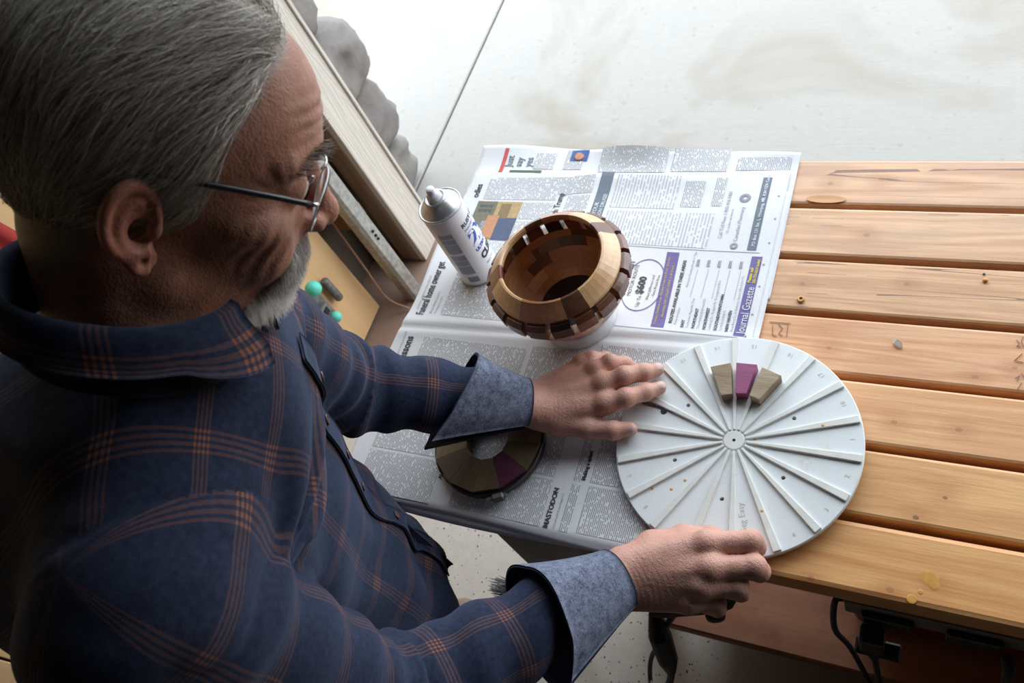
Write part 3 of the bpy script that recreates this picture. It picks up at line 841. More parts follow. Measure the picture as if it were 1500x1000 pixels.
def canpatch(a0, a1, za, zb, dr=.0002, n=16):
    vs, fs = [], []
    for i in range(n + 1):
        a = a0 + (a1 - a0) * i / n
        for z in (za, zb): vs.append((bx + (R + dr) * math.cos(a), by + (R + dr) * math.sin(a), z0 + z))
    for i in range(n): fs.append((2 * i, 2 * i + 2, 2 * i + 3, 2 * i + 1))
    return pyd(vs, fs)
M['canblue'] = plain('can_blue', rgb((36, 84, 178)), 0.3)
M['cangrey'] = plain('can_grey_print', rgb((140, 146, 158)), 0.35, 0, rgb((122, 128, 142)), 300)
M['cannavy'] = plain('can_navy', rgb((26, 34, 66)), 0.3)
A0 = camaz + 0.30
obj('lettering', joinme([canwords('RUST-OLEUM', A0, .134, .0115, .0004), canwords('CLEAR', A0 + .10, .050, .0200, .0012, .85), canwords('Gloss Transparente', A0 + .14, .036, .0055)]), M['cannavy'], can)['kind'] = 'stuff'
obj('number_two', joinme([canwords('2X', A0 + .03, .088, .044, .0016, .9)]), M['canblue'], can)
obj('cover_lettering', joinme([canwords('ULTRA COVER', A0 + .02, .0735, .0098, .0005, .9), canwords("PAINTER'S TOUCH", A0 + .03, .1245, .0066, 0, .9)]), M['canblue'], can)['kind'] = 'stuff'
a_ = camaz - 0.62
blk = [canpatch(a_ - .36, a_ + .36, .090, .138), canpatch(a_ - .36, a_ + .36, .034, .084), canpatch(a_ - .2, a_ + .36, .012, .026)]
for q_ in blk: obj('warning_print', q_, M['cangrey'], can)
tag(obj('warning_lines', joinme([canpatch(a_ - .36, a_ + .36, z, z + .001, .0004) for z in (.1135, .1265, .0865, .0315, .056, .070)]), M['whiteink'], can), kind='stuff')

# ================================================================ segmented bowl on a white block
RZ = 0.166
bc = px(805, 376, RZ)
bcx, bcy = float(bc[0]), float(bc[1])
zb = float(hA(bcx, bcy)) + 0.001
def segwood(name, light, dark, grain=50):
    mt, N, L, B = new_mat(name)
    v = coords(N, L, (0.35, 0.35, 1.6))
    f = noise(N, L, v, 120, 5, 0.65, 0.6); g = noise(N, L, v, 30, 3, 0.6, 0.5)
    oi = N.new('ShaderNodeObjectInfo')
    f2 = math_(N, L, 'ADD', math_(N, L, 'MULTIPLY', f, 0.5), math_(N, L, 'MULTIPLY', g, 0.5))
    c = ramp(N, L, f2, [(0.33, dark), (0.66, light)])
    c = mixc(N, L, math_(N, L, 'MULTIPLY', oi.outputs['Random'], 0.35), c, dark)
    L.new(c, B.inputs['Base Color'])
    B.inputs['Roughness'].default_value = 0.28
    B.inputs['Coat Weight'].default_value = 0.25; B.inputs['Coat Roughness'].default_value = 0.15
    return mt
WD = {'m': segwood('maple', rgb((226, 190, 146)), rgb((196, 152, 106))), 'w': segwood('walnut', rgb((124, 84, 62)), rgb((82, 52, 40))),
      'c': segwood('cherry', rgb((206, 154, 112)), rgb((172, 118, 80))), 'b': segwood('bloodwood', rgb((136, 82, 58)), rgb((96, 54, 40))), 'd': segwood('wenge', rgb((62, 42, 36)), rgb((36, 24, 22)))}
bowl = thing('segmented_bowl', 'turned bowl of light and dark wood segments on the newspaper', 'bowl', (bcx, bcy, zb))
def seg(a0, a1, prof, mat, name='segment', n=4, bev=True):
    """a block of a ring: closed radial profile swept from angle a0 to a1"""
    vs, fs = [], []; k = len(prof)
    for i in range(n + 1):
        a = a0 + (a1 - a0) * i / n
        for r, z in prof: vs.append((bcx + r * math.cos(a), bcy + r * math.sin(a), z))
    for i in range(n):
        for q in range(k):
            q2 = (q + 1) % k; fs.append((i * k + q, (i + 1) * k + q, (i + 1) * k + q2, i * k + q2))
    fs.append(tuple(range(k))[::-1]); fs.append(tuple(range(n * k, n * k + k)))
    me = pyd(vs, fs); bm = bmesh.new(); bm.from_mesh(me); bmesh.ops.recalc_face_normals(bm, faces=bm.faces); bm.to_mesh(me); bm.free()
    return obj(name, me, mat, bowl)
tz = lambda z: zb + z
HB = RZ - zb
NS = 12
rot0 = math.radians(8)
# rim ring: sloping shoulder, wide blocks
rimc = 'mmwmcwmmwmcm'
ra = math.radians(-62)
rim_prof = [(.0745, tz(HB - .003)), (.0765, tz(HB)), (.0795, tz(HB - .0005)), (.0985, tz(HB - .020)), (.0985, tz(HB - .0245)), (.0865, tz(HB - .0245)), (.0750, tz(HB - .010))]
spans = [(-61, -41, 'w'), (-41, -2, 'm'), (-2, 38, 'm'), (38, 55, 'w'), (55, 86, 'm'), (86, 118, 'c'), (118, 139, 'w'), (139, 166, 'm'), (166, 194, 'm'), (194, 213, 'b'), (213, 256, 'm'), (256, 299, 'c')]
for a, b, w_ in spans:
    seg(math.radians(a), math.radians(b) - .002, rim_prof, WD[w_], n=6)
# open ring: eighteen dark blocks with gaps
n1 = 18
for k in range(n1):
    a = 2 * math.pi * k / n1 + .06
    w_ = 'wbwwbdwwbwwwbwdbww'[k]
    o = seg(a, a + 2 * math.pi / n1 * 0.78, [(.0865, tz(HB - .0248)), (.1030, tz(HB - .0248)), (.1090, tz(HB - .031)), (.1080, tz(HB - .050)), (.0900, tz(HB - .050))], WD[w_], 'open_segment')
# closed rings below, brick-bonded
zs = [HB - .0502, HB - .0655, HB - .081, HB - .096, HB - .109, HB - .120]
ro = [.1045, .0990, .0910, .0815, .0710, .0610]
ri = [.0910, .0895, .0825, .0730, .0620, .0510]
pat = ['cmwcccwcdcmc', 'ccdwccmcccdc', 'cmccwcccmccw', 'ccccmcccccmc', 'cccmccccccmc']
for r_ in range(5):
    for k in range(NS):
        a = 2 * math.pi * (k + (0.5 if r_ % 2 else 0)) / NS + rot0
        w_ = pat[r_][k]
        seg(a, a + 2 * math.pi / NS - .001, [(ri[r_], tz(zs[r_])), (ro[r_], tz(zs[r_])), (ro[r_ + 1], tz(zs[r_ + 1] + .0002)), (ri[r_ + 1], tz(zs[r_ + 1] + .0002))], WD[w_])
zl = zs[-1]
obj('bowl_bottom', lathe([(0, tz(zl - .010)), (.056, tz(zl - .010)), (.0608, tz(zl - .0005)), (.0508, tz(zl + .002)), (.035, tz(zl - .003)), (0, tz(zl - .004))], (bcx, bcy, 0), 48), WD['d'], bowl, True)
glb = tz(zl - .0105)
wb2 = obj('glue_block', lathe([(0, zb), (.058, zb), (.0605, zb + .002), (.0605, glb - .003), (.059, glb), (0, glb)], (bcx, bcy, 0), 56), plain('white_plastic_block', (0.78, 0.79, 0.81, 1), 0.35), bowl, True)
tag(wb2, 'white round block under the bowl')

# ================================================================ segmented ring with a hose clamp
rc = px(714, 643, 0.026)
rx, ry = float(rc[0]), float(rc[1])
zr = float(hA(rx, ry)) + .0016
ring = thing('segmented_ring', 'glued ring of olive and purple wood wedges on the lower newspaper page', 'ring', (rx, ry, zr))
M['olive'] = wood('greyish_olive_wood', rgb((142, 120, 88)), rgb((96, 80, 56)), 1, 170, 0.5, 9, False, 0.4, contrast=1.1)
M['olivedark'] = wood('dark_olive_wood', rgb((104, 88, 62)), rgb((66, 54, 40)), 1, 170, 0.5, 9, False, 0.35)
M['purpleheart'] = wood('purpleheart', rgb((92, 46, 66)), rgb((66, 30, 48)), 0, 150, 0.42, 8, False, 0.2)
RO, RI, RH = .0845, .0335, .022
for k in range(12):
    a0 = math.radians(-90 + 30 * k + 4); a1 = a0 + math.radians(30) - .003
    P_ = [(RI * math.cos(a0), RI * math.sin(a0)), (RO * math.cos(a0), RO * math.sin(a0)), (RO * math.cos(a1), RO * math.sin(a1)), (RI * math.cos(a1), RI * math.sin(a1))]
    w_ = ['olivedark', 'purpleheart', 'olivedark', 'olive', 'purpleheart', 'olive', 'olive', 'purpleheart', 'olive', 'olive', 'olivedark', 'olivedark'][k]
    ob_ = obj('wedge', prism([(rx + a, ry + b) for a, b in P_], zr, zr + RH + (k % 3) * .0003, 0.0006), M[w_], ring)
cla = thing('hose_clamp', 'steel hose clamp with a screw tightened round the wood ring', 'clamp', (rx, ry, zr + .003))
obj('band', lathe([(RO + .0006, zr + .004), (RO + .0016, zr + .004), (RO + .0016, zr + .017), (RO + .0006, zr + .017)], (rx, ry, 0), 72, closed=True), plain('dark_steel', (0.12, 0.11, 0.10, 1), 0.35, 0.8), cla, True)
sa = math.radians(-62)
sp_ = (rx + (RO + .007) * math.cos(sa), ry + (RO + .007) * math.sin(sa), zr + .0105)
tdir = (-math.sin(sa), math.cos(sa), 0)
rz = Matrix.Rotation(sa + math.pi / 2, 3, 'Z')
obj('screw_housing', boxme(sp_, (.018, .010, .013), rz, .002), M['greymetal'], cla)
obj('screw', tube([np.array(sp_) + np.array(tdir) * t for t in (-.016, -.010, .013)], [.0045, .0045, .0035], 10), M['steel'], cla)

# ================================================================ round jig plate with eighteen fences
DZ0, DZ1 = 0.0082, 0.0155
hub = px(1075, 645, DZ1)
hx, hy = float(hub[0]), float(hub[1])
DR = 0.1615
jig = thing('segment_jig', 'round white plastic plate with eighteen raised ribs under both hands', 'jig', (hx, hy, DZ0))
mt, N, L, B = new_mat('stained_white_plastic')
v = coords(N, L, (1, 1, 1), rnd=False)
st = noise(N, L, v, 16, 5, 0.7, 0.8)
c = ramp(N, L, st, [(0.60, (0.76, 0.80, 0.80, 1)), (0.80, (0.68, 0.63, 0.50, 1))])
L.new(c, B.inputs['Base Color']); B.inputs['Roughness'].default_value = 0.4
B.inputs['Subsurface Weight'].default_value = 0.0
M['hdpe'] = mt
M['ribwhite'] = plain('rib_plastic', (0.76, 0.78, 0.75, 1), 0.38, 0, (0.70, 0.70, 0.64, 1), 40)
plate = lathe([(0, DZ0), (DR - .001, DZ0), (DR, DZ0 + .001), (DR, DZ1 - .0012), (DR - .0012, DZ1), (0, DZ1)], (hx, hy, 0), 144)
pob = bpy.data.objects.new('plate', plate); COL.objects.link(pob)
cb = bmesh.new()
def cyl(x, y, r, n=16):
    mesh_ = lathe([(0, DZ0 - .004), (r, DZ0 - .004), (r, DZ1 + .004), (0, DZ1 + .004)], (x, y, 0), n); cb.from_mesh(mesh_); bpy.data.meshes.remove(mesh_)
for hp in ((1008, 593), (1163, 612), (1147, 699), (1057, 730), (988, 673)):
    q = px(hp[0], hp[1], DZ1); cyl(q[0], q[1], .0028)
cyl(hx, hy, .0016, 12)
q = px(972, 602, DZ1); cyl(q[0], q[1], .0050)
s0, s1, s2, s3 = px(940, 582, DZ1), px(1001, 606.5, DZ1), px(984, 604, DZ1), px(940, 592, DZ1)
mesh_ = prism([s1[:2], s2[:2], s3[:2], s0[:2]] if False else [s0[:2], s3[:2], s2[:2], s1[:2]], DZ0 - .004, DZ1 + .004)
bmesh.ops.recalc_face_normals(cb, faces=cb.faces)
cut = bpy.data.objects.new('cut', bm_to(cb)); COL.objects.link(cut)
cut2 = bpy.data.objects.new('cut', mesh_); COL.objects.link(cut2)
for q_ in (cut, cut2):
    md = pob.modifiers.new('b', 'BOOLEAN'); md.operation = 'DIFFERENCE'; md.object = q_; md.solver = 'EXACT'
bpy.context.view_layer.update()
pm = bpy.data.meshes.new_from_object(pob.evaluated_get(bpy.context.evaluated_depsgraph_get()))
bpy.data.objects.remove(pob); bpy.data.objects.remove(cut); bpy.data.objects.remove(cut2)
obj('plate', pm, M['hdpe'], jig)
obj('hub_disc', lathe([(0.0022, DZ1 - .001), (.0140, DZ1 - .001), (.0140, DZ1 + .0016), (.0128, DZ1 + .0022), (.0022, DZ1 + .0022)], (hx, hy, 0), 32), M['ribwhite'], jig)
e0 = px(1440, 560, DZ1) if False else px(740 + 1440 / 2.7778, 470 + 560 / 2.7778, DZ1)
base_a = math.atan2(e0[1] - hy, e0[0] - hx)
for k in range(18):
    a = base_a - 2 * math.pi * k / 18
    ca, sa_ = math.cos(a), math.sin(a)
    pr = []
    r0, r1, w0, w1 = .0155, DR - .0025, .0016, .0052
    P_ = [(r0, -w0), (r1, -w1), (r1, w1), (r0, w0)]
    me = prism([(hx + p * ca - s * sa_, hy + p * sa_ + s * ca) for p, s in P_], DZ1 - .0004, DZ1 + .0036, .0007)
    obj('rib', me, M['ribwhite'], jig)
# soot-brown glue marks beside ribs
marks = []
for (mx, my) in ((1205, 624), (955, 715), (1053, 649), (1116, 749), (1075, 695), (1105, 642), (983, 716), (1003, 703)):
    q = px(mx, my, DZ1); marks.append(lathe([(0, .0004), (.0014, .0003), (.0022, 0)], (q[0], q[1], DZ1 + (.0036 if mx in (1205, 1116) else 0.0001)), 8))
obj('glue_mark', joinme(marks), glue, jig)['kind'] = 'stuff'
num = []
for n_, (ang_) in enumerate(range(18), 1):
    a = base_a + math.radians(10) - 2 * math.pi * (n_ - 1) / 18
    v_, f_ = text2d(str(n_), .0085, 0.0, 'CENTER')
    # top of the numeral towards the hub
    rr = .150
    ux, uy = -math.cos(a), -math.sin(a)      # up
    X = hx + rr * math.cos(a) + v_[:, 1] * ux + v_[:, 0] * uy
    Y = hy + rr * math.sin(a) + v_[:, 1] * uy - v_[:, 0] * ux
    num.append(pyd(np.stack([X, Y, np.full(len(X), DZ1 + .0003)], 1), f_))
q = px(1094, 778, DZ1)
v_, f_ = text2d('Seg Easy', .0115, -.0001)
dd = px(1086, 720, DZ1) - q; ang_ = math.atan2(dd[1], dd[0]); ca, sa_ = math.cos(ang_), math.sin(ang_)
num.append(pyd(np.stack([q[0] + v_[:, 0] * ca - v_[:, 1] * sa_, q[1] + v_[:, 0] * sa_ + v_[:, 1] * ca, np.full(len(v_), DZ1 + .0003)], 1), f_))
obj('engraving', joinme(num), plain('engraved_tan', (0.58, 0.56, 0.50, 1), 0.6), jig)['kind'] = 'stuff'

# three loose wedges on the jig
def wedge_block(pts, z1, label, mat):
    q = [px(a, b, z1)[:2] for a, b in pts]
    ar = sum(q[i][0] * q[(i + 1) % 4][1] - q[(i + 1) % 4][0] * q[i][1] for i in range(4))
    if ar < 0: q = q[::-1]
    o = obj('wood_wedge', prism(q, DZ1 + .0002, z1, .0005), mat)
    tag(o, label, 'wood wedge', 'loose wedges on the jig')
    recenter(o)
M['olive_b'] = wood('weathered_olive_wood', rgb((182, 162, 136)), rgb((126, 106, 80)), 0, 150, 0.55, 10, False, 0.5, contrast=1.2)
M['purple_b'] = wood('fresh_purpleheart', rgb((154, 82, 120)), rgb((122, 56, 92)), 0, 150, 0.45, 10, False, 0.25)
ZB = DZ1 + .0165
wedge_block([(1040.2, 536.6), (1070.2, 530.6), (1072, 576.2), (1055.8, 578.6)], ZB, 'olive brown wood wedge left of the purple one', M['olive_b'])
wedge_block([(1078.2, 530.4), (1108.6, 533.2), (1092.9, 575.8), (1076.8, 575.6)], ZB, 'purple wood wedge between two olive brown ones', M['purple_b'])
wedge_block([(1115.8, 537.1), (1144, 549.2), (1111.6, 584.6), (1097.2, 578.6)], ZB + .002, 'tilted olive brown wood wedge right of the purple one', M['olive_b'])

# small bits on the slats
q = px(1173, 439, 0.0)
o = obj('wooden_ring', lathe([(.0022, .0004), (.0048, .0004), (.0055, .002), (.0048, .0038), (.0022, .0038)], (q[0], q[1], 0.0), 20, closed=True), plain('tan_ring', rgb((206, 160, 84)), 0.45)); o.data.polygons.foreach_set('use_smooth', [True] * len(o.data.polygons)); tag(o, 'tiny tan ring lying on the cracked slat', 'ring'); recenter(o)
q = px(1443, 411, 0.0)
o = obj('glue_bead', lathe([(0, .0004), (.0026, .0006), (.0036, .002), (.0026, .0042), (0, .005)], (q[0], q[1], 0.0), 14), plain('amber_bead', rgb((214, 162, 66)), 0.3)); tag(o, 'amber bead of dried glue lying near the back gap', 'bead'); recenter(o)
q = px(1441, 401, 0.0)
o = obj('pebble', lathe([(0, .0002), (.0018, .0005), (.0016, .002), (0, .0026)], (q[0], q[1], 0.0), 8), M['greymetal']); tag(o, 'tiny grey crumb beside the amber bead', 'crumb'); recenter(o)
q = px(1314, 504, 0.0)
bm = bmesh.new()
vv = [bm.verts.new((q[0] + a, q[1] + b, .0006 + h_)) for a, b, h_ in ((-.007, .006, .001), (-.001, .006, .003), (.006, .001, .002), (.007, -.005, .0005), (.002, -.006, .0), (-.005, -.001, .0015))]
bm.faces.new(vv); r_ = bmesh.ops.extrude_face_region(bm, geom=bm.faces[:]); bmesh.ops.translate(bm, verts=[g for g in r_['geom'] if isinstance(g, bmesh.types.BMVert)], vec=(0, 0, .0008))
bmesh.ops.recalc_face_normals(bm, faces=bm.faces)
o = obj('wood_chip', bm_to(bm), plain('pale_chip', rgb((206, 188, 168)), 0.6)); tag(o, 'pale wood chip lying on the fourth slat from the back', 'chip'); recenter(o)

# ================================================================ things under the front edge
ps = thing('power_strip', 'grey power strip with black outlets under the front slat', 'power strip', (0.16, 0.010, -0.105))
obj('strip_body', boxme((0.18, 0.012, -0.074), (0.52, 0.022, 0.044), bev=.003, seg=2), plain('strip_grey', rgb((120, 116, 110)), 0.5), ps)
for i in range(5):
    x = -0.03 + i * .095
    fo = obj('outlet', boxme((x, -0.003, -0.082), (0.060, 0.010, 0.030), bev=.004, seg=2), M['black'], ps)
pg = thing('power_plug', 'black plug with crossbar hanging from the power strip', 'plug', (-0.045, -0.020, -0.17))
obj('plug_body', joinme([boxme((-0.045, -0.020, -0.120), (0.030, 0.026, 0.056), bev=.005, seg=2), boxme((-0.038, -0.022, -0.153), (0.055, 0.022, 0.012), bev=.003)]), M['black'], pg)
obj('plug_neck', tube([(-0.045, -.020, -.15), (-0.045, -.020, -.175), (-0.043, -.022, -.20)], [.011, .0095, .007], 12), M['black'], pg)
obj('cord', tube(spline([(-0.043, -.022, -.19), (-0.040, -.024, -.26), (-0.035, -0.03, -.40), (-0.03, -0.035, -.60), (0.02, -0.03, FL + .01), (0.2, -0.06, FL + .006)], 40), .0045, 8), M['blackrubber'], pg)
o = obj('black_cable', tube(spline([(-0.080, 0.012, -.075), (-0.092, 0.008, -.085), (-0.094, -0.004, -.18), (-0.075, -0.004, -.28), (-0.03, -0.03, -.50), (0.05, -0.06, FL + .02), (0.3, -0.1, FL + .006)], 50), .0042, 8), M['blackrubber']); tag(o, 'thin black cord drooping at the left end of the power strip', 'cord'); recenter(o)
o = obj('black_cable', tube(spline([(0.10, -.010, -.088), (0.104, -.024, -.10), (0.108, -.024, -.16), (0.125, -0.026, -.24), (0.16, -0.02, -.42), (0.22, -0.05, FL + .02), (0.5, -0.1, FL + .006)], 50), .0068, 8), M['blackrubber']); tag(o, 'thick black cord drooping from the right end of the power strip', 'cord'); recenter(o)
tb = thing('tool_case', 'dark red plastic tool case on the lower shelf behind the power strip', 'tool case', (0.12, 0.28, SHZ + .001))
obj('case_body', boxme((0.13, 0.27, SHZ + .001 + .13), (0.46, 0.30, 0.26), bev=.02, seg=3), M['red'], tb)
obj('case_lid', boxme((0.13, 0.27, SHZ + .299), (0.47, 0.31, 0.072), bev=.02, seg=3), M['red'], tb)
obj('latch', boxme((0.02, 0.112, SHZ + .25), (0.04, .012, .05), bev=.003), M['black'], tb)
obj('latch', boxme((0.24, 0.112, SHZ + .25), (0.04, .012, .05), bev=.003), M['black'], tb)
obj('case_handle', tube(spline([(0.05, .26, SHZ + .33), (0.05, .26, SHZ + .355), (0.08, .26, SHZ + .368), (.18, .26, SHZ + .368), (.21, .26, SHZ + .355), (.21, .26, SHZ + .33)], 24), .009, 10), M['black'], tb)

# black bar clamp under the right hand, with a hanging black plug
clz = -0.14
c0, c1 = px(953, 897, clz), px(1064, 884, clz + .03)
ck = thing('bar_clamp', 'black clamp handle hanging at the bench front under the right hand', 'clamp', tuple(c0))
obj('clamp_bar', tube([c0, c0 * .8 + c1 * .2, c0 * .3 + c1 * .7, c1], [.007, .0095, .011, .0085], 10), M['black'], ck)
kx = px(1047, 898, clz)
obj('clamp_knob', lathe([(0, -.012), (.010, -.011), (.0125, -.005), (.0125, .005), (.010, .011), (0, .012)], kx, 16, (c1 - c0)), M['black'], ck)
obj('clamp_jaw', joinme([tube([c1, c1 + np.array([.010, .014, .02]), c1 + np.array([.010, .022, .045])], [.009, .010, .008], 10)]), M['black'], ck)
b0, b1 = px(976, 914, clz - .02), px(990, 896, clz)
obj('clamp_screw', tube([b0, b1], .0045, 8), M['greymetal'], ck)
h0, h1, h2, h3 = px(958, 896, clz), px(966, 930, clz - .03), px(978, 966, clz - .07), px(983, 984, clz - .09)
hp = thing('hanging_plug', 'black cord end with a thick sleeve hanging from the clamp', 'plug', tuple(h3))
obj('plug_sleeve', tube([h0, h0 * .6 + h1 * .4, h1, h2, h3], [.008, .012, .017, .015, .007], 12), M['black'], hp)
obj('cord', tube(spline([h3, px(980, 1000, clz - .12), px(970, 1030, clz - .18), px(985, 1075, clz - .3), px(1010, 1100, FL + .01)], 30), .0058, 8), M['black'], hp)
g0 = px(961, 948, clz - .06)
o = obj('grey_cable', tube(spline([px(962, 945, clz - .045), px(953, 965, clz - .075), px(952, 992, clz - .1), px(958, 1030, clz - .15), px(985, 1100, FL + .02)], 30), .0035, 8), M['greycable']); tag(o, 'thin grey cable dangling left of the hanging black plug', 'cable'); recenter(o)

# black bristle brush leaning on the end panel
q = px(744, 838, -0.50)
br = thing('bench_brush', 'black bristle brush leaning against the grey end panel', 'brush', (q[0], q[1], FL))
hv = Vector((q[0] + .012, q[1] - .035, -0.50))
obj('brush_block', boxme(hv + Vector((.035, .0, -.015)), (.05, .035, .12), Matrix.Rotation(.25, 3, 'Y'), .006, 2), M['black'], br)
obj('brush_handle', tube([hv + Vector((.03, .0, -.07)), hv + Vector((.05, .0, -.15)), (q[0] + .07, q[1], FL + .012)], [.012, .009, .011], 10), M['black'], br)
bs = []
for i in range(150):
    u_, w_ = RNG.uniform(-.055, .055), RNG.uniform(-.015, .015)
    p0 = hv + Vector((.018 + .0, w_, -.015 + u_)); d_ = Vector((-1, RNG.normal(0, .12), .25 + RNG.normal(0, .14))).normalized()
    bs.append(tube([p0, p0 + d_ * RNG.uniform(.036, .046)], [.0011, .0006], 3, False))
tag(obj('bristles', joinme(bs), M['black'], br), kind='stuff')

# red rag hanging from a nail on the plywood behind the man
q = pxx(-52, 352, -1.555)
rg = thing('red_rag', 'red rag hanging on the plywood wall behind the man', 'rag', (-1.55, q[1], q[2] - .16))
vs, fs = [], []
for j in range(13):
    for i in range(17):
        u_, w_ = i / 16 - .5, j / 12
        wd = .04 + .05 * w_ ** .6
        vs.append((-1.545 + .010 * math.sin(u_ * 22) * w_, q[1] + u_ * wd * 1.6, q[2] + .05 - .16 * w_ - .02 * math.cos(u_ * 7)))
for j in range(12):
    for i in range(16):
        a = j * 17 + i; fs.append((a, a + 1, a + 18, a + 17))
me = pyd(vs, fs); bm = bmesh.new(); bm.from_mesh(me); bmesh.ops.solidify(bm, geom=bm.faces[:], thickness=.003); bm.to_mesh(me); bm.free()
obj('cloth', me, plain('red_cloth', rgb((150, 40, 36)), .9), rg, True)
obj('nail', tube([(-1.568, q[1], q[2] + .045), (-1.535, q[1], q[2] + .047)], .002, 8), M['greymetal'], rg)

# ================================================================ the man
# ---- sparse distance-field meshing (surface nets)
def smin(a, b, k):
    h = np.clip(0.5 + 0.5 * (b - a) / k, 0, 1)
    return b + (a - b) * h - k * h * (1 - h)
def smax(a, b, k): return -smin(-a, -b, k)
def rcone(P, a, b, ra, rb):
    a = np.asarray(a, np.float32); b = np.asarray(b, np.float32)
    ba = b - a
    t = np.clip(((P - a) @ ba) / float(ba @ ba), 0, 1)
    d = P - a - t[:, None] * ba
    return np.sqrt((d * d).sum(1)) - (ra + (rb - ra) * t)
def ell(P, c, r, Rm=None):
    q = P - np.asarray(c, np.float32)
    if Rm is not None: q = q @ np.asarray(Rm, np.float32)
    r = np.asarray(r, np.float32)
    k0 = np.sqrt(((q / r) ** 2).sum(1)); k1 = np.sqrt(((q / (r * r)) ** 2).sum(1)) + 1e-9
    return k0 * (k0 - 1) / k1
def sph(P, c, r): 
    d = P - np.asarray(c, np.float32); return np.sqrt((d * d).sum(1)) - r

def nets(f, lo, hi, h, B=8, slack=1.6):
    """surface nets over the blocks the surface passes; f maps N,3 float32 -> N"""
    lo = np.array(lo, np.float32); hi = np.array(hi, np.float32)
    nb = np.ceil((hi - lo) / (h * B)).astype(int)
    g = np.stack(np.meshgrid(*[np.arange(n) for n in nb], indexing='ij'), -1).reshape(-1, 3)
    c = lo + (g + 0.5) * (h * B)
    d = np.concatenate([f(c[i:i + 200000].astype(np.float32)) for i in range(0, len(c), 200000)])
    g = g[np.abs(d) < h * B * 0.87 * slack]
    lc = np.stack(np.meshgrid(*[np.arange(B + 1)] * 3, indexing='ij'), -1).reshape(-1, 3)
    dims = nb * B + 2
    V, K, E = [], [], []
    def key(ix): return (ix[..., 0].astype(np.int64) * dims[1] + ix[..., 1]) * dims[2] + ix[..., 2]
    for s in range(0, len(g), 400):
        gb = g[s:s + 400]
        ix = gb[:, None, :] * B + lc[None]
        P = (lo + ix.reshape(-1, 3) * h).astype(np.float32)
        v = f(P).reshape(len(gb), B + 1, B + 1, B + 1)
        ng = v < 0
        cs = [ng[:, a:B + a, b:B + b, c_:B + c_] for a in (0, 1) for b in (0, 1) for c_ in (0, 1)]
        sm = sum(x.astype(np.int8) for x in cs)
        act = (sm > 0) & (sm < 8)
        bi, i, j, k = np.nonzero(act)
        if len(bi) == 0: continue
        acc = np.zeros((len(bi), 3), np.float32); cnt = np.zeros(len(bi), np.float32)
        co = np.array([(a, b, c_) for a in (0, 1) for b in (0, 1) for c_ in (0, 1)])
        vals = [v[bi, i + a, j + b, k + c_] for a, b, c_ in co]
        for p in range(8):
            for ax in range(3):
                if co[p][ax] == 0:
                    q = p + (4, 2, 1)[ax]
                    va, vb = vals[p], vals[q]
                    cr = (va < 0) != (vb < 0)
                    t = np.where(cr, va / np.where(cr, va - vb, 1), 0)
                    pt = np.tile(co[p].astype(np.float32), (len(bi), 1)); pt[:, ax] += t
                    acc += pt * cr[:, None]; cnt += cr
        base = gb[bi] * B + np.stack([i, j, k], 1)
        V.append(lo + (base + acc / cnt[:, None]) * h); K.append(key(base))
        for ax in range(3):
            sl = [slice(0, B)] * 3; sh = [slice(0, B)] * 3; sh[ax] = slice(1, B + 1)
            a_ = ng[(slice(None),) + tuple(sl)]; b_ = ng[(slice(None),) + tuple(sh)]
            bi2, i2, j2, k2 = np.nonzero(a_ != b_)
            bs = gb[bi2] * B + np.stack([i2, j2, k2], 1)
            E.append((ax, bs, a_[bi2, i2, j2, k2]))
    V = np.concatenate(V); K = np.concatenate(K)
    od = np.argsort(K); K = K[od]; V = V[od]
    Q = []
    for ax, bs, inside in E:
        u, w = [(1, 2), (2, 0), (0, 1)][ax]
        idx = []; ok = np.ones(len(bs), bool)
        for du, dw in ((0, 0), (-1, 0), (-1, -1), (0, -1)):
            c_ = bs.copy(); c_[:, u] += du; c_[:, w] += dw
            kk = key(c_); p = np.clip(np.searchsorted(K, kk), 0, len(K) - 1)
            ok &= K[p] == kk; idx.append(p)
        q = np.stack(idx, 1)
        q[~inside] = q[~inside][:, ::-1]
        Q.append(q[ok])
    return V, np.concatenate(Q)

def mesh_np(V, Q):
    me = bpy.data.meshes.new('m')
    me.vertices.add(len(V)); me.vertices.foreach_set('co', V.astype(np.float32).ravel())
    me.loops.add(Q.size); me.loops.foreach_set('vertex_index', Q.astype(np.int32).ravel())
    me.polygons.add(len(Q)); me.polygons.foreach_set('loop_start', np.arange(0, Q.size, 4, dtype=np.int32))
    me.polygons.foreach_set('use_smooth', np.ones(len(Q), bool))
    me.update(calc_edges=True); me.validate()
    return me

def grad(f, P, e=0.001):
    P = P.astype(np.float32)
    G = np.stack([f(P + np.eye(3, dtype=np.float32)[i] * e) - f(P - np.eye(3, dtype=np.float32)[i] * e) for i in range(3)], 1)
    return G / (np.linalg.norm(G, axis=1, keepdims=True) + 1e-9)

# ---- head frame: columns right, forward, up; lengths in centimetres times HS
HS = 0.01075
HM = np.array([[0.666, 0.610, 0.418], [-0.722, 0.434, 0.529], [0.142, -0.663, 0.729]])
HM = np.linalg.qr(HM)[0] * np.sign(np.diag(np.linalg.qr(HM)[1]))
HT = np.array([-0.508, -0.0165, 0.751])
def h2w(p): return np.asarray(p, float) * HS @ HM.T + HT
def w2h(P): return ((P - HT.astype(np.float32)) @ HM.astype(np.float32)) / HS

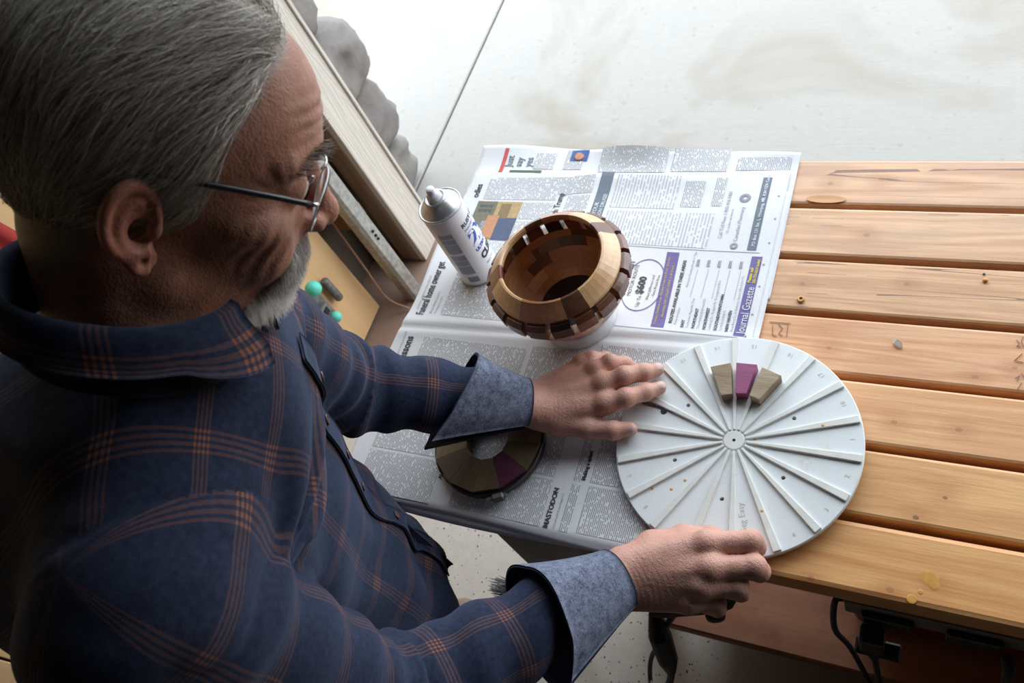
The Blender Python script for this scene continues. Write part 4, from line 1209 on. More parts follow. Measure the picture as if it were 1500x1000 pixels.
NK = w2h(np.array([[-.553, -.108, .640]], np.float32))[0].astype(float)
EU = np.array([.417, -.909, 0.0]); EV = np.array([0.07, -.17, .98]); EV -= EU * (EU @ EV); EV /= np.linalg.norm(EV)
EN = np.cross(EU, EV); EN *= np.sign(EN[0])
def head_sdf(H):
    """distance in cm in the head frame (x right, y forward, z up)"""
    S = H.copy(); S[:, 0] = np.abs(H[:, 0])
    x, y, z = S[:, 0], S[:, 1], S[:, 2]
    d = ell(S, (0, -1.0, 4.4), (7.4, 9.7, 8.5))
    d = smin(d, ell(S, (0, 4.0, 4.6), (6.1, 5.9, 6.6)), 1.6)
    d = smin(d, ell(S, (0, 3.2, -2.2), (6.0, 6.5, 7.6)), 1.8)
    d = smin(d, rcone(S, (5.1, 0.6, -5.0), (1.8, 7.2, -9.0), 1.7, 1.7), 1.6)
    d = smin(d, sph(S, (0, 7.7, -9.1), 2.0), 1.2)
    d = smin(d, ell(S, (4.9, 5.4, -0.7), (1.9, 2.5, 1.3)), 1.5)
    d = smin(d, rcone(S, (1.0, 8.9, 3.9), (4.9, 7.1, 3.7), .95, .85), 1.0)
    d = smax(d, -sph(S, (3.2, 10.0, 1.7), 1.75), 1.1)
    d = smin(d, sph(S, (3.2, 7.55, 1.6), 1.55), .5)          # lids over the eyeball
    d = smin(d, rcone(S, (4.6, 7.2, 2.4), (2.2, 8.6, 2.7), .45, .45), .5)
    d = smin(d, ell(S, (0, 7.5, -4.9), (3.4, 2.7, 3.0)), 1.2)
    d = smin(d, ell(S, (4.0, 6.7, -3.2), (1.7, 1.9, 2.3)), 1.2)
    n = rcone(S, (0, 8.8, 3.0), (0, 11.0, -1.2), .70, .95)
    n = smin(n, sph(S, (0, 11.25, -1.75), 1.12), .6)
    n = smin(n, ell(S, (1.35, 10.2, -2.1), (.78, 1.1, .8)), .5)
    n = smax(n, -sph(S, (.62, 10.9, -2.75), .42), .25)
    d = smin(d, n, .7)
    d = smin(d, rcone(S, (0, 9.9, -4.7), (2.1, 9.0, -5.2), .55, .42), .5)
    d = smin(d, rcone(S, (0, 9.8, -6.2), (1.9, 8.9, -5.8), .58, .42), .5)
    d = smax(d, -rcone(S, (0, 10.7, -5.45), (2.4, 9.5, -5.5), .16, .14), .3)
    d = smax(d, -rcone(S, (1.9, 10.2, -2.5), (3.3, 9.0, -5.4), .30, .26), .55)
    d = smax(d, -rcone(S, (1.4, 9.7, .6), (4.0, 8.7, -.25), .22, .2), .5)
    # neck and throat
    d = smin(d, rcone(H, (0.4, -2.4, -4.0), NK, 5.9, 6.4), 1.6)
    d = smin(d, rcone(H, (0.6, 4.6, -8.4), NK + np.array([0, 2.2, 0]), 2.6, 4.0), 2.0)
    # wrinkles
    fm = np.exp(-((z - 6.6) / 1.5) ** 2) * np.clip((y - 5.0) / 2.5, 0, 1) * np.clip((5.6 - x) / 1.5, 0, 1)
    d = d + .095 * fm * np.sin(z * 6.6 + .55 * np.sin(H[:, 0] * 1.3) + .25 * np.sin(H[:, 0] * 4.1))
    dy, dz = y - 7.7, z - 1.4
    rr = np.sqrt(dy * dy + dz * dz); an = np.arctan2(dz, -dy)
    cm = np.exp(-((rr - 2.3) / 1.0) ** 2) * np.clip((x - 3.6) / .8, 0, 1) * np.clip((-dy) / .6, 0, 1)
    d = d + .06 * cm * np.sin(an * 15)
    ck = np.exp(-(((y - 6.4) / 2.2) ** 2 + ((z + 2.4) / 2.4) ** 2)) * np.clip((x - 3.0) / 1.0, 0, 1)
    d = d + .075 * ck * np.sin((y * .9 - z * .28) * 6.2 + .8 * np.sin(z * 1.5))
    # ears
    q = (S - np.array([6.95, -0.30, 0.1], np.float32)) * 1.07
    a, b, c = q @ EU.astype(np.float32), q @ EV.astype(np.float32), q @ EN.astype(np.float32)
    big = np.sqrt((a - 1.85) ** 2 / 1.95 ** 2 + (b - .55) ** 2 / 2.85 ** 2)
    e2 = (big - 1) * 2.1
    lob = np.sqrt((a - .95) ** 2 + ((b + 2.55) / 1.05) ** 2) - .98
    e2 = smin(e2, lob, .6)
    slab = smax(e2, np.abs(c - .25) - .22, .3)
    hel = np.sqrt((e2 + .30) ** 2 + (c - .55) ** 2) - .36
    hel = np.where((a < .5) & (b < -.6), slab, hel)
    ear = smin(slab, hel, .3)
    anti = np.abs(np.sqrt(((a - 1.45) / 1.15) ** 2 + ((b - .1) / 1.75) ** 2) - 1) * 1.25
    anti = np.where(a > 1.0, np.sqrt(anti ** 2 + (c - .45) ** 2) - .30, 9)
    ear = smin(ear, anti, .3)
    ear = smax(ear, -ell(np.stack([a, b, c], 1), (1.15, -.35, .75), (.95, 1.15, .80)), .25)
    ear = smin(ear, ell(np.stack([a, b, c], 1), (.25, -.35, .45), (.42, .65, .45)), .3)
    far = (np.abs(a - 1.6) + np.abs(b) + np.abs(c)) > 9
    d = np.where(far, d, smin(d, ear, .35))
    return d

# ---- arms and hands (world coordinates)
SR, SL = np.array([-.475, -.285, .600]), np.array([-.642, -.002, .522])
WR, WL = px(905, 848, .062), px(783, 592, .050)
def bend(S_, W_, la, lb, pix):
    d = W_ - S_; D = np.linalg.norm(d); n = d / D
    x = (D * D + la * la - lb * lb) / (2 * D); hh = math.sqrt(max(la * la - x * x, 1e-6))
    e1 = np.cross(n, [0, 0, 1.0]); e1 /= np.linalg.norm(e1); e2 = np.cross(n, e1)
    best = None
    for th in np.linspace(0, 2 * math.pi, 361):
        E_ = S_ + n * x + hh * (math.cos(th) * e1 + math.sin(th) * e2)
        v = E_ - CP; k = v @ CF; p = (750 + FPX * (v @ CR) / k, 500 - FPX * (v @ CU) / k)
        e = math.hypot(p[0] - pix[0], p[1] - pix[1])
        if best is None or e < best[0]: best = (e, E_)
    return best[1]
ER = bend(SR, WR, .365, .325, (520, 1060))
EL = bend(SL, WL, .310, .285, (540, 570))
print('ELBOWS', ER, EL)

def chain(pts, rads): return [(np.array(pts[i]), np.array(pts[i + 1]), rads[i], rads[i + 1]) for i in range(len(pts) - 1)]
# left hand, palm down on the jig, thumb towards the man
LH = dict(
    index=[px(886, 590, .046), px(917, 582, .048), px(945, 574, .036), px(966, 568, .0275)],
    middle=[px(884, 562, .050), px(914, 550, .053), px(942, 545, .040), px(962, 541, .0275)],
    ring=[px(872, 542, .046), px(893, 530, .048), px(914, 532, .030), px(930, 540, .018)],
    little=[px(852, 532, .038), px(866, 524, .040), px(886, 524, .025), px(900, 532, .014)],
    thumb=[px(818, 618, .036), px(862, 627, .032), px(898, 630, .030), px(923, 628, .0275)])
LF = dict(index=[.0138, .0130, .0118, .0094], middle=[.0140, .0132, .0122, .0098], ring=[.0125, .0112, .0102, .0085], little=[.0112, .0100, .0090, .0075], thumb=[.0165, .0150, .0130, .0100])
RH_ = dict(
    index=[px(1036, 796, .066), px(1100, 793, .058), px(1106, 800, .030), px(1088, 800, .022)],
    middle=[px(1040, 832, .066), px(1104, 829, .056), px(1112, 836, .024), px(1094, 838, .012)],
    ring=[px(1028, 858, .056), px(1080, 858, .044), px(1084, 866, .016), px(1066, 866, .006)],
    little=[px(1008, 880, .042), px(1048, 882, .030), px(1050, 890, .008), px(1034, 890, .0)],
    thumb=[px(955, 800, .050), px(1000, 786, .040), px(1040, 786, .032), px(1064, 790, .0265)])
RF = dict(index=[.0150, .0138, .0118, .0092], middle=[.0150, .0140, .0120, .0095], ring=[.0140, .0126, .0110, .009], little=[.0128, .0114, .0098, .008], thumb=[.0165, .0150, .0130, .0105])
def hand_sdf(P, F, Rr, W_, E_, wrx, thick):
    fo = (W_ - E_) / np.linalg.norm(W_ - E_)
    d = None
    pal = None
    kn = [F[k][0] for k in ('index', 'middle', 'ring', 'little')]
    side = kn[3] - kn[0]; side /= np.linalg.norm(side)
    nrm = np.cross(kn[1] - W_, side); nrm /= np.linalg.norm(nrm)
    if nrm[2] < 0: nrm = -nrm
    for i, k in enumerate(('index', 'middle', 'ring', 'little')):
        w0 = W_ + side * (-.019 + .0125 * i)
        r1 = thick * (1.0, 1.02, .98, .9)[i]
        c = rcone(P, w0 - nrm * .002, kn[i] - nrm * .004, .020, r1)
        pal = c if pal is None else smin(pal, c, .014)
    th = F['thumb']
    pal = smin(pal, rcone(P, W_ - side * .014 - nrm * .006, th[0], .018, Rr['thumb'][0] * 1.08), .016)
    pal = smin(pal, rcone(P, th[0], (th[0] * .35 + kn[0] * .65) - nrm * .010, .015, .011), .018)
    # wrist, oval
    pal = smin(pal, rcone(P, W_ - fo * .13, W_ + side * .008, .034, .0222), .016)
    pal = smin(pal, rcone(P, W_ - fo * .13, W_ - side * .009, .034, .0222), .016)
    d = pal
    # tendons and knuckles
    for i, k in enumerate(('index', 'middle', 'ring', 'little')):
        w0 = W_ + side * (-.010 + .006 * i) + nrm * .012
        d = smin(d, rcone(P, w0 * .45 + kn[i] * .55 + nrm * .0045, kn[i] + nrm * (thick - .0105), .0024, .0046), .006)
        d = smin(d, sph(P, kn[i] + nrm * .003, Rr[k][0] * 1.04), .008)
    fing = None
    for k, pts in F.items():
        r = Rr[k]; c = None
        for i in range(3):
            s = rcone(P, pts[i], pts[i + 1], r[i], r[i + 1])
            c = s if c is None else smin(c, s, .004)
        for i in (1, 2): c = smin(c, sph(P, pts[i] + nrm * .0006, r[i] * 1.01), .005)
        fing = c if fing is None else smin(fing, c, .0022)
    d = smin(d, fing, .007)
    # skin creases across the back of the wrist
    t = (P - W_.astype(np.float32)) @ fo.astype(np.float32)
    cr = np.exp(-((t - .012) / .020) ** 2)
    return d + .00035 * cr * np.sin(t * 2 * math.pi / .0052 + 40 * ((P - W_.astype(np.float32)) @ side.astype(np.float32)))

NB = np.array([-.562, -.135, .635])
def arms_sdf(P):
    d = rcone(P, SR, ER, .046, .042)
    d = smin(d, rcone(P, ER, WR - (WR - ER) * .25, .042, .035), .02)
    e = rcone(P, SL, EL, .046, .042)
    e = smin(e, rcone(P, EL, WL - (WL - EL) * .25, .046, .036), .02)
    t = rcone(P, SR, NB + np.array([.0, .0, -.04]), .045, .058)
    t = smin(t, rcone(P, SL, NB + np.array([.0, .0, -.04]), .045, .058), .03)
    t = smin(t, rcone(P, NB + np.array([-.02, -.01, -.08]), (-.72, -.16, .15), .07, .09), .04)
    return smin(smin(d, e, .03), t, .05)
def near(P, c, r): 
    d = P - np.asarray(c, np.float32); return (d * d).sum(1) < r * r
def body_sdf(P):
    d = arms_sdf(P)
    for test, fn in ((near(P, h2w((0, 0, 0)), .30), lambda Q: head_sdf(w2h(Q)) * HS), (near(P, px(940, 575, .04), .23), lambda Q: hand_sdf(Q, LH, LF, WL, EL, 0, .0145)), (near(P, px(1020, 830, .04), .23), lambda Q: hand_sdf(Q, RH_, RF, WR, ER, 0, .0165))):
        i = np.nonzero(test)[0]
        if len(i): 
            d[i] = smin(d[i], fn(P[i]), .012)
    return d.astype(np.float32)

V, Q = nets(body_sdf, (-1.0, -.42, -.04), (-.12, .32, .95), .0022)
H_ = w2h(V.astype(np.float32))
man = thing('person', 'grey haired man in navy plaid shirt leaning over the bench, hands on the jig', 'person', (-.78, -.16, FL))
bme = mesh_np(V, Q)
# colour attribute: r redness, g scalp grey, b beard shadow
hx_, hy_, hz_ = np.abs(H_[:, 0]), H_[:, 1], H_[:, 2]
hl = np.interp(hx_, [0, 3, 5.0, 6.2, 7.4], [10.6, 9.4, 7.0, 4.5, 1.0])   # hairline height at the front
yl = np.interp(hz_, [-8, -5, -3.5, -1, 1, 3, 5, 7, 9, 11, 13.5], [-6.5, -5.6, -4.2, -3.8, 1.6, 2.6, 3.2, 4.2, 5.4, 7.4, 9])  # hair lies behind this forward limit
inhead = (np.linalg.norm(H_, axis=1) < 17) & (hz_ > -8.5)
scalp = np.clip((yl - hy_) / .8 + .5, 0, 1) * np.clip((hz_ + 6.5) / .8, 0, 1) * inhead
ear_ = (hx_ > 7.2) & (hy_ < 0.3) & (hy_ > -5.2) & (np.abs(hz_) < 4.2) & inhead
scalp = np.where(ear_ & (hx_ > 7.35), 0, scalp)
beard = inhead * np.clip((hy_ - np.interp(hz_, [-11, -8, -6, -4, -3], [3.6, 5.4, 7.0, 8.0, 8.6])) / .8, 0, 1) * np.clip((-3.0 - hz_) / .5, 0, 1)
red = .25 + .6 * ear_ + .5 * np.exp(-((H_ - np.array([0, 11, -1.6])) ** 2).sum(1) / 5) * inhead
red = red + .35 * (~inhead) * (V[:, 2] < .2)
ca_ = bme.color_attributes.new('tone', 'FLOAT_COLOR', 'POINT')
ca_.data.foreach_set('color', np.stack([np.clip(red, 0, 1), scalp, beard, np.ones(len(V))], 1).astype(np.float32).ravel())

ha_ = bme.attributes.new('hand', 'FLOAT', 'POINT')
ha_.data.foreach_set('value', (np.clip((.16 - V[:, 2]) / .04, 0, 1) * np.clip((V[:, 0] + .62) / .1, 0, 1)).astype(np.float32))  # mask for the light painted onto the hands
mt, N, L, B = new_mat('skin')
v = coords(N, L, (1, 1, 1), rnd=False)
at = N.new('ShaderNodeVertexColor'); at.layer_name = 'tone'
sp = N.new('ShaderNodeSeparateColor'); L.new(at.outputs[0], sp.inputs[0])
wv = N.new('ShaderNodeTexVoronoi'); wv.feature = 'DISTANCE_TO_EDGE'; wv.inputs['Scale'].default_value = 150; L.new(coords(N, L, (1, 1, 1.0), rnd=False), wv.inputs['Vector'])
n1 = noise(N, L, v, 55, 4, 0.6); n2 = noise(N, L, v, 260, 4, 0.6); n3 = noise(N, L, v, 24, 3, 0.5)
c = ramp(N, L, n1, [(0.32, (0.31, 0.150, 0.098, 1)), (0.68, (0.44, 0.235, 0.162, 1))])
c = mixc(N, L, math_(N, L, 'MULTIPLY', sp.outputs[0], 0.75), c, (0.44, 0.165, 0.115, 1))
spt = ramp(N, L, n3, [(0.62, (0, 0, 0, 1)), (0.70, (0.35, 0.35, 0.35, 1))])
c = mixc(N, L, spt, c, (0.30, 0.14, 0.09, 1))
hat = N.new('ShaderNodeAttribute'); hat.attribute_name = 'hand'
c = mixc(N, L, math_(N, L, 'MULTIPLY', hat.outputs['Fac'], math_(N, L, 'MULTIPLY_ADD', n1, .5, .35)), c, (0.66, 0.375, 0.295, 1))  # hands painted paler, standing in for the stronger light on them
c = mixc(N, L, math_(N, L, 'MULTIPLY', sp.outputs[1], 0.9), c, (0.28, 0.25, 0.21, 1))
c = mixc(N, L, math_(N, L, 'MULTIPLY', sp.outputs[2], 0.6), c, (0.62, 0.58, 0.54, 1))
L.new(c, B.inputs['Base Color'])
B.inputs['Roughness'].default_value = 0.48
B.inputs['Specular IOR Level'].default_value = 0.4
B.inputs['Subsurface Weight'].default_value = 0.12
B.inputs['Subsurface Radius'].default_value = (0.010, 0.004, 0.002)
B.inputs['Subsurface Scale'].default_value = 0.35
vo = N.new('ShaderNodeTexVoronoi'); vo.inputs['Scale'].default_value = 520; L.new(v, vo.inputs['Vector'])
bump(N, L, B, math_(N, L, 'ADD', n2, math_(N, L, 'ADD', math_(N, L, 'MULTIPLY', vo.outputs['Distance'], 0.6), math_(N, L, 'ADD', math_(N, L, 'MULTIPLY', ramp(N, L, wv.outputs['Distance'], [(0.0, (0, 0, 0, 1)), (0.12, (1, 1, 1, 1))]), 0.16), math_(N, L, 'MULTIPLY', noise(N, L, v, 85, 3, 0.5, 1.5), 1.3)))), 0.45, 0.0010)
M['skin'] = mt
body = obj('body', bme, M['skin'], man)

# eyes (mostly under the lids)
for s in (1, -1):
    ec = h2w((3.2 * s, 7.75, 1.55))
    e_ = obj('eye', lathe([(0, -1), (.7, -.7), (1, 0), (.9, .44), (.62, .78), (.0, 1)], (0, 0, 0), 20, None), plain('eye_white', (0.62, 0.58, 0.54, 1), 0.2), None, True)
    e_.data.transform(Matrix.Translation(Vector(ec)) @ Vector((0, 0, 1)).rotation_difference(Vector(HM @ np.array([0, 1.0, -.35]))).to_matrix().to_4x4() @ Matrix.Scale(1.42 * HS, 4))
    e_.data.transform(Matrix.Translation(-world_loc(man))); e_.parent = man
    ir = obj('iris', lathe([(0, .012), (.35, .010), (.42, 0)], (0, 0, 0), 18), plain('iris', (0.05, 0.035, 0.025, 1), 0.15), None, True)
    dirv = Vector(HM @ np.array([0, 1.0, -.35])).normalized()
    ir.data.transform(Matrix.Translation(Vector(ec) + dirv * 1.40 * HS - world_loc(man)) @ Vector((0, 0, 1)).rotation_difference(dirv).to_matrix().to_4x4() @ Matrix.Scale(1.4 * HS, 4)); ir.parent = e_

# fingernails
nailm = plain('fingernail', (0.60, 0.40, 0.33, 1), 0.28)
for F, Rr in ((LH, LF), (RH_, RF)):
    for k in (('index', 'middle', 'thumb') if F is LH else ()):
        p, q_ = F[k][3], F[k][2]
        ax = (p - q_) / np.linalg.norm(p - q_)
        up_ = np.array([0, 0, 1.0]); up_ -= ax * (up_ @ ax); up_ /= np.linalg.norm(up_)
        if k == 'thumb': up_ = up_ * .8 + np.cross(ax, up_) * .6; up_ /= np.linalg.norm(up_)
        sd = np.cross(ax, up_); r = Rr[k][3]
        vs, fs = [], []
        for i in range(7):
            for j in range(7):
                u_, w_ = i / 6 * 2 - 1, j / 6 * 2 - 1
                w2 = w_ * math.sqrt(1 - .35 * u_ * u_)
                an_ = w2 * .75
                vs.append(p + ax * (r * .15 + u_ * r * .62) + (up_ * math.cos(an_) + sd * math.sin(an_)) * (r * 1.0 + .0006 - .25 * r * max(0, u_) ** 2))
        for i in range(6):
            for j in range(6): a = i * 7 + j; fs.append((a, a + 1, a + 8, a + 7))
        obj('fingernail', pyd(vs, fs), nailm, man, True)

# ---------------------------------------------------------------- clothing
FW = np.array([.79, .61, 0.0]); FW /= np.linalg.norm(FW)
RT = np.array([FW[1], -FW[0], 0.0])                     # the man's right
ZS = np.array([-.16, -.05, .08, .20, .32, .44, .54, .60, .655, .70])
CX = np.array([-.765, -.765, -.760, -.742, -.708, -.662, -.612, -.585, -.570, -.562])
CY = np.array([-.172, -.172, -.170, -.168, -.162, -.155, -.146, -.140, -.134, -.130])
RA = np.array([.176, .174, .174, .178, .186, .194, .190, .165, .115, .085])
RB = np.array([.168, .163, .163, .160, .155, .150, .135, .118, .098, .085])
def torso_ab(P):
    z = P[:, 2]
    cx, cy = np.interp(z, ZS, CX), np.interp(z, ZS, CY)
    a = (P[:, 0] - cx) * RT[0] + (P[:, 1] - cy) * RT[1]
    b = (P[:, 0] - cx) * FW[0] + (P[:, 1] - cy) * FW[1]
    return a, b, z
def torso_sdf(P):
    a, b, z = torso_ab(P)
    ra, rb = np.interp(z, ZS, RA), np.interp(z, ZS, RB)
    k = np.sqrt((a / ra) ** 2 + (b / rb) ** 2) + 1e-6
    k1 = np.sqrt((a / ra ** 2) ** 2 + (b / rb ** 2) ** 2) + 1e-6
    d = k * (k - 1) / k1
    d = np.clip(d, -.2, .3)
    hem = -.105 - .035 * np.cos(np.clip(np.arctan2(a, b), -3, 3) * 2 + 0.0) * 0
    d = smax(d, hem - z, .006)
    return smax(d, z - .69, .01)
SEL = WL - (WL - EL) * .34      # sleeves end inside the cuffs
SER = WR - (WR - ER) * .30
def sl_r(P):
    d = rcone(P, SR + np.array([-.005, .0, .0]), ER, .078, .063)
    return smin(d, rcone(P, ER, SER, .063, .047), .03)
def sl_l(P):
    d = rcone(P, SL, EL, .069, .060)
    return smin(d, rcone(P, EL, SEL, .060, .047), .03)
def arm_st(P, S_, E_, W_):
    """distance along the arm and angle round it"""
    P = P.astype(np.float64)
    d1 = E_ - S_; l1 = np.linalg.norm(d1); d1 = d1 / l1; d2 = W_ - E_; l2 = np.linalg.norm(d2); d2 = d2 / l2
    bis = d1 + d2; bis /= np.linalg.norm(bis)
    lower = ((P - E_) @ bis) > 0
    s = np.where(lower, l1 + (P - E_) @ d2, (P - S_) @ d1)
    rx_ = np.cross(d1, d2); rx_ /= np.linalg.norm(rx_)
    b1 = np.cross(rx_, d1); b2 = np.cross(rx_, d2)
    th = np.where(lower, np.arctan2((P - E_) @ rx_, (P - E_) @ b2), np.arctan2((P - S_) @ rx_, (P - S_) @ b1))
    return s, th, l1
def folds(s, th, l1, sd):
    e = np.exp(-((s - l1) / .085) ** 2); t = np.exp(-((s - .02) / .07) ** 2); w = np.clip((s - l1 - .1) / .08, 0, 1)
    a = np.sin(2 * np.pi * s / .050 + 1.5 * np.sin(th + sd) + .9 * np.sin(2 * th + 2 * sd))
    b = np.sin(2 * np.pi * s / .083 + 2.1 * np.sin(th * 1.0 - .7 + sd) + sd)
    a = np.sign(a) * np.abs(a) ** .75
    return .0052 * e * a + .0042 * t * b + .0022 * w * b + .0022 * b
SEAM = RT * .93 + np.array([0, 0, -.22]) + FW * .12; SEAML = -RT * .93 + np.array([0, 0, -.22]) + FW * .12
HUMP = np.array([-.645, -.215, .515])
ARMPIT = SR + np.array([.02, .04, -.09])
def torso_folds(P):
    a, b, z = torso_ab(P)
    th = np.arctan2(a, b)
    r = np.sqrt(((P - ARMPIT) ** 2).sum(1))
    m = np.exp(-((r - .10) / .09) ** 2) * np.clip(th / .5 + .4, 0, 1)
    an = np.arctan2(z - ARMPIT[2], (P - ARMPIT.astype(np.float32)) @ FW.astype(np.float32))
    f = .0060 * m * np.sin(an * 7.5 + 1.2 * np.sin(r * 22))
    f += .0045 * np.sin(th * 3.0 + z * 34 + 1.5 * np.sin(z * 11 + 2 * th)) * np.clip((.55 - z) / .2, 0, 1)
    f += .0032 * np.sin(th * 11 - z * 17 + 1.1 * np.sin(z * 23)) * np.clip((.42 - z) / .25, 0, 1)
    return f
def shirt_sdf(P):
    dt = torso_sdf(P)
    sh = rcone(P, NB + np.array([.0, 0, -.055]), SR + np.array([-.004, .004, .006]), .085, .074)
    sh = smin(sh, rcone(P, NB + np.array([.0, 0, -.055]), SL + np.array([.004, -.004, .004]), .085, .072), .05)
    dt = smin(dt, sh, .06)
    dt = smin(dt, sph(P, HUMP, .135), .06)
    rr, ll = sl_r(P), sl_l(P)
    i = np.nonzero(np.abs(dt) < .1)[0]
    if len(i): dt[i] += torso_folds(P[i])
    for d, S_, E_, W_, sd in ((rr, SR, ER, SER, .4), (ll, SL, EL, SEL, 2.2)):
        i = np.nonzero(np.abs(d) < .1)[0]
        if len(i):
            s, th, l1 = arm_st(P[i], S_, E_, W_)
            d[i] += folds(s, th, l1, sd)
    ar = np.minimum(rr, ll)
    d = smin(dt, ar, .022)
    d = d + .0025 * np.exp(-((dt - ar) / .004) ** 2) * (np.abs(d) < .03)
    for c_, n_, da in ((SR - RT * .040, SEAM, rr), (SL + RT * .040, SEAML, ll)):
        d = d + .0022 * np.exp(-(((P - c_.astype(np.float32)) @ n_.astype(np.float32)) / .004) ** 2) * (da < .03) * (np.abs(d) < .03)
    # neck hole
    n0, n1 = np.array([-.551, -.108, .655]), h2w((.4, -2.0, -4.0))
    d = smax(d, -rcone(P, n0, n1, .055, .064), .006)
    return d.astype(np.float32)
V, Q = nets(shirt_sdf, (-1.02, -.45, -.16), (-.22, .32, .80), .0045)
sm = mesh_np(V, Q)
# plaid uv in metres, one map per cut piece
fc = V[Q].mean(1).astype(np.float32)
dt = np.minimum(torso_sdf(fc), smin(rcone(fc, NB + np.array([.0, 0, -.055]), SR + np.array([-.004, .004, .006]), .085, .074), rcone(fc, NB + np.array([.0, 0, -.055]), SL + np.array([.004, -.004, .004]), .085, .072), .05))
dr, dl = sl_r(fc), sl_l(fc)
reg = np.argmin(np.stack([dt, dr, dl]), 0)
reg[(((fc - (SR - RT * .040)) @ SEAM) > 0) & (dr < .035)] = 1
reg[(((fc - (SL + RT * .040)) @ SEAML) > 0) & (dl < .035)] = 2
cornP = V[Q.ravel()]
regc = np.repeat(reg, 4)
uv = np.zeros((len(cornP), 2))
a, b, z = torso_ab(cornP); th = np.arctan2(a, b)
thf = np.repeat(np.arctan2(*torso_ab(fc)[:2]), 4)
th = np.where(th - thf > np.pi, th - 2 * np.pi, np.where(th - thf < -np.pi, th + 2 * np.pi, th))
wq = np.clip((z - .40) / .16, 0, 1); wq = wq * wq * (3 - 2 * wq)
uv[:, 0] = (th * .175) * (1 - wq) + a * wq; uv[:, 1] = z * 1.02 - .8 * wq * b
for k, (S_, E_, W_) in ((1, (SR, ER, SER)), (2, (SL, EL, SEL))):
    s, t_, l1 = arm_st(cornP, S_, E_, W_); tf = np.repeat(arm_st(fc, S_, E_, W_)[1], 4)
    t_ = np.where(t_ - tf > np.pi, t_ - 2 * np.pi, np.where(t_ - tf < -np.pi, t_ + 2 * np.pi, t_))
    mk = regc == k
    uv[mk, 0] = (t_ * .066)[mk] + .02; uv[mk, 1] = s[mk]
lay = sm.uv_layers.new(name='UVMap'); lay.data.foreach_set('uv', uv.astype(np.float32).ravel())

def plaid(name, base, base2, stripe, pitch=.088, gain=1.0):
    mt, N, L, B = new_mat(name)
    tc = N.new('ShaderNodeTexCoord'); sp = N.new('ShaderNodeSeparateXYZ'); L.new(tc.outputs['UV'], sp.inputs[0])
    v = coords(N, L, (1, 1, 1), rnd=False)
    fz = noise(N, L, v, 900, 3, 0.6); bl = noise(N, L, v, 160, 4, 0.6)
    c = ramp(N, L, bl, [(0.35, base2), (0.65, base)])
    def lines(x, off):
        p = math_(N, L, 'MULTIPLY', math_(N, L, 'FRACT', math_(N, L, 'ADD', math_(N, L, 'DIVIDE', x, pitch), off)), pitch)
        m = None
        for q, w in ((.020, .0011), (.0247, .0013), (.0294, .0013), (.0341, .0011)):
            k = math_(N, L, 'LESS_THAN', math_(N, L, 'ABSOLUTE', math_(N, L, 'SUBTRACT', p, q)), w)
            m = k if m is None else math_(N, L, 'MAXIMUM', m, k)
        return m
    lu, lv = lines(sp.outputs['X'], .13), lines(sp.outputs['Y'], .42)
    tw = math_(N, L, 'MULTIPLY_ADD', fz, .9, .15)
    one = math_(N, L, 'MULTIPLY', math_(N, L, 'MAXIMUM', lu, lv), math_(N, L, 'MULTIPLY', tw, .55))
    two = math_(N, L, 'MULTIPLY', lu, lv)
    c = mixc(N, L, one, c, stripe)
    c = mixc(N, L, math_(N, L, 'MULTIPLY', two, .7), c, (stripe[0] * 1.5, stripe[1] * 1.3, stripe[2], 1))
    # slightly paler band under the stripe groups
    L.new(c, B.inputs['Base Color'])
    B.inputs['Roughness'].default_value = 0.9; B.inputs['Specular IOR Level'].default_value = 0.15
    B.inputs['Sheen Weight'].default_value = 0.25; B.inputs['Sheen Roughness'].default_value = 0.5; B.inputs['Sheen Tint'].default_value = (.35, .45, .7, 1)
    bump(N, L, B, math_(N, L, 'ADD', fz, math_(N, L, 'MULTIPLY', bl, .6)), .35, .0012)
    return mt
M['plaid'] = plaid('navy_plaid_flannel', (0.019, 0.027, 0.055, 1), (0.010, 0.0145, 0.032, 1), (0.17, 0.075, 0.043, 1))
shirt = obj('shirt', sm, M['plaid'], man)
tag(shirt, 'navy flannel shirt with thin rust plaid lines')
sbvh = BVHTree.FromPolygons([tuple(p) for p in V.astype(float)], [tuple(q) for q in Q.tolist()])

mt, N, L, B = new_mat('chambray')
v = coords(N, L, (1, 1, 1), rnd=False)
f1 = noise(N, L, v, 430, 3, 0.7); f2 = noise(N, L, v, 90, 4, 0.65)
c = ramp(N, L, math_(N, L, 'ADD', math_(N, L, 'MULTIPLY', f1, .55), math_(N, L, 'MULTIPLY', f2, .45)), [(0.38, (0.050, 0.064, 0.105, 1)), (0.62, (0.205, 0.23, 0.30, 1))])
L.new(c, B.inputs['Base Color']); B.inputs['Roughness'].default_value = 0.9; B.inputs['Specular IOR Level'].default_value = .15
bump(N, L, B, f1, .4, .001)
M['chambray'] = mt
M['navy'] = plain('navy_cloth', (0.016, 0.022, 0.05, 1), 0.9, 0, (0.010, 0.014, 0.034, 1), 300)

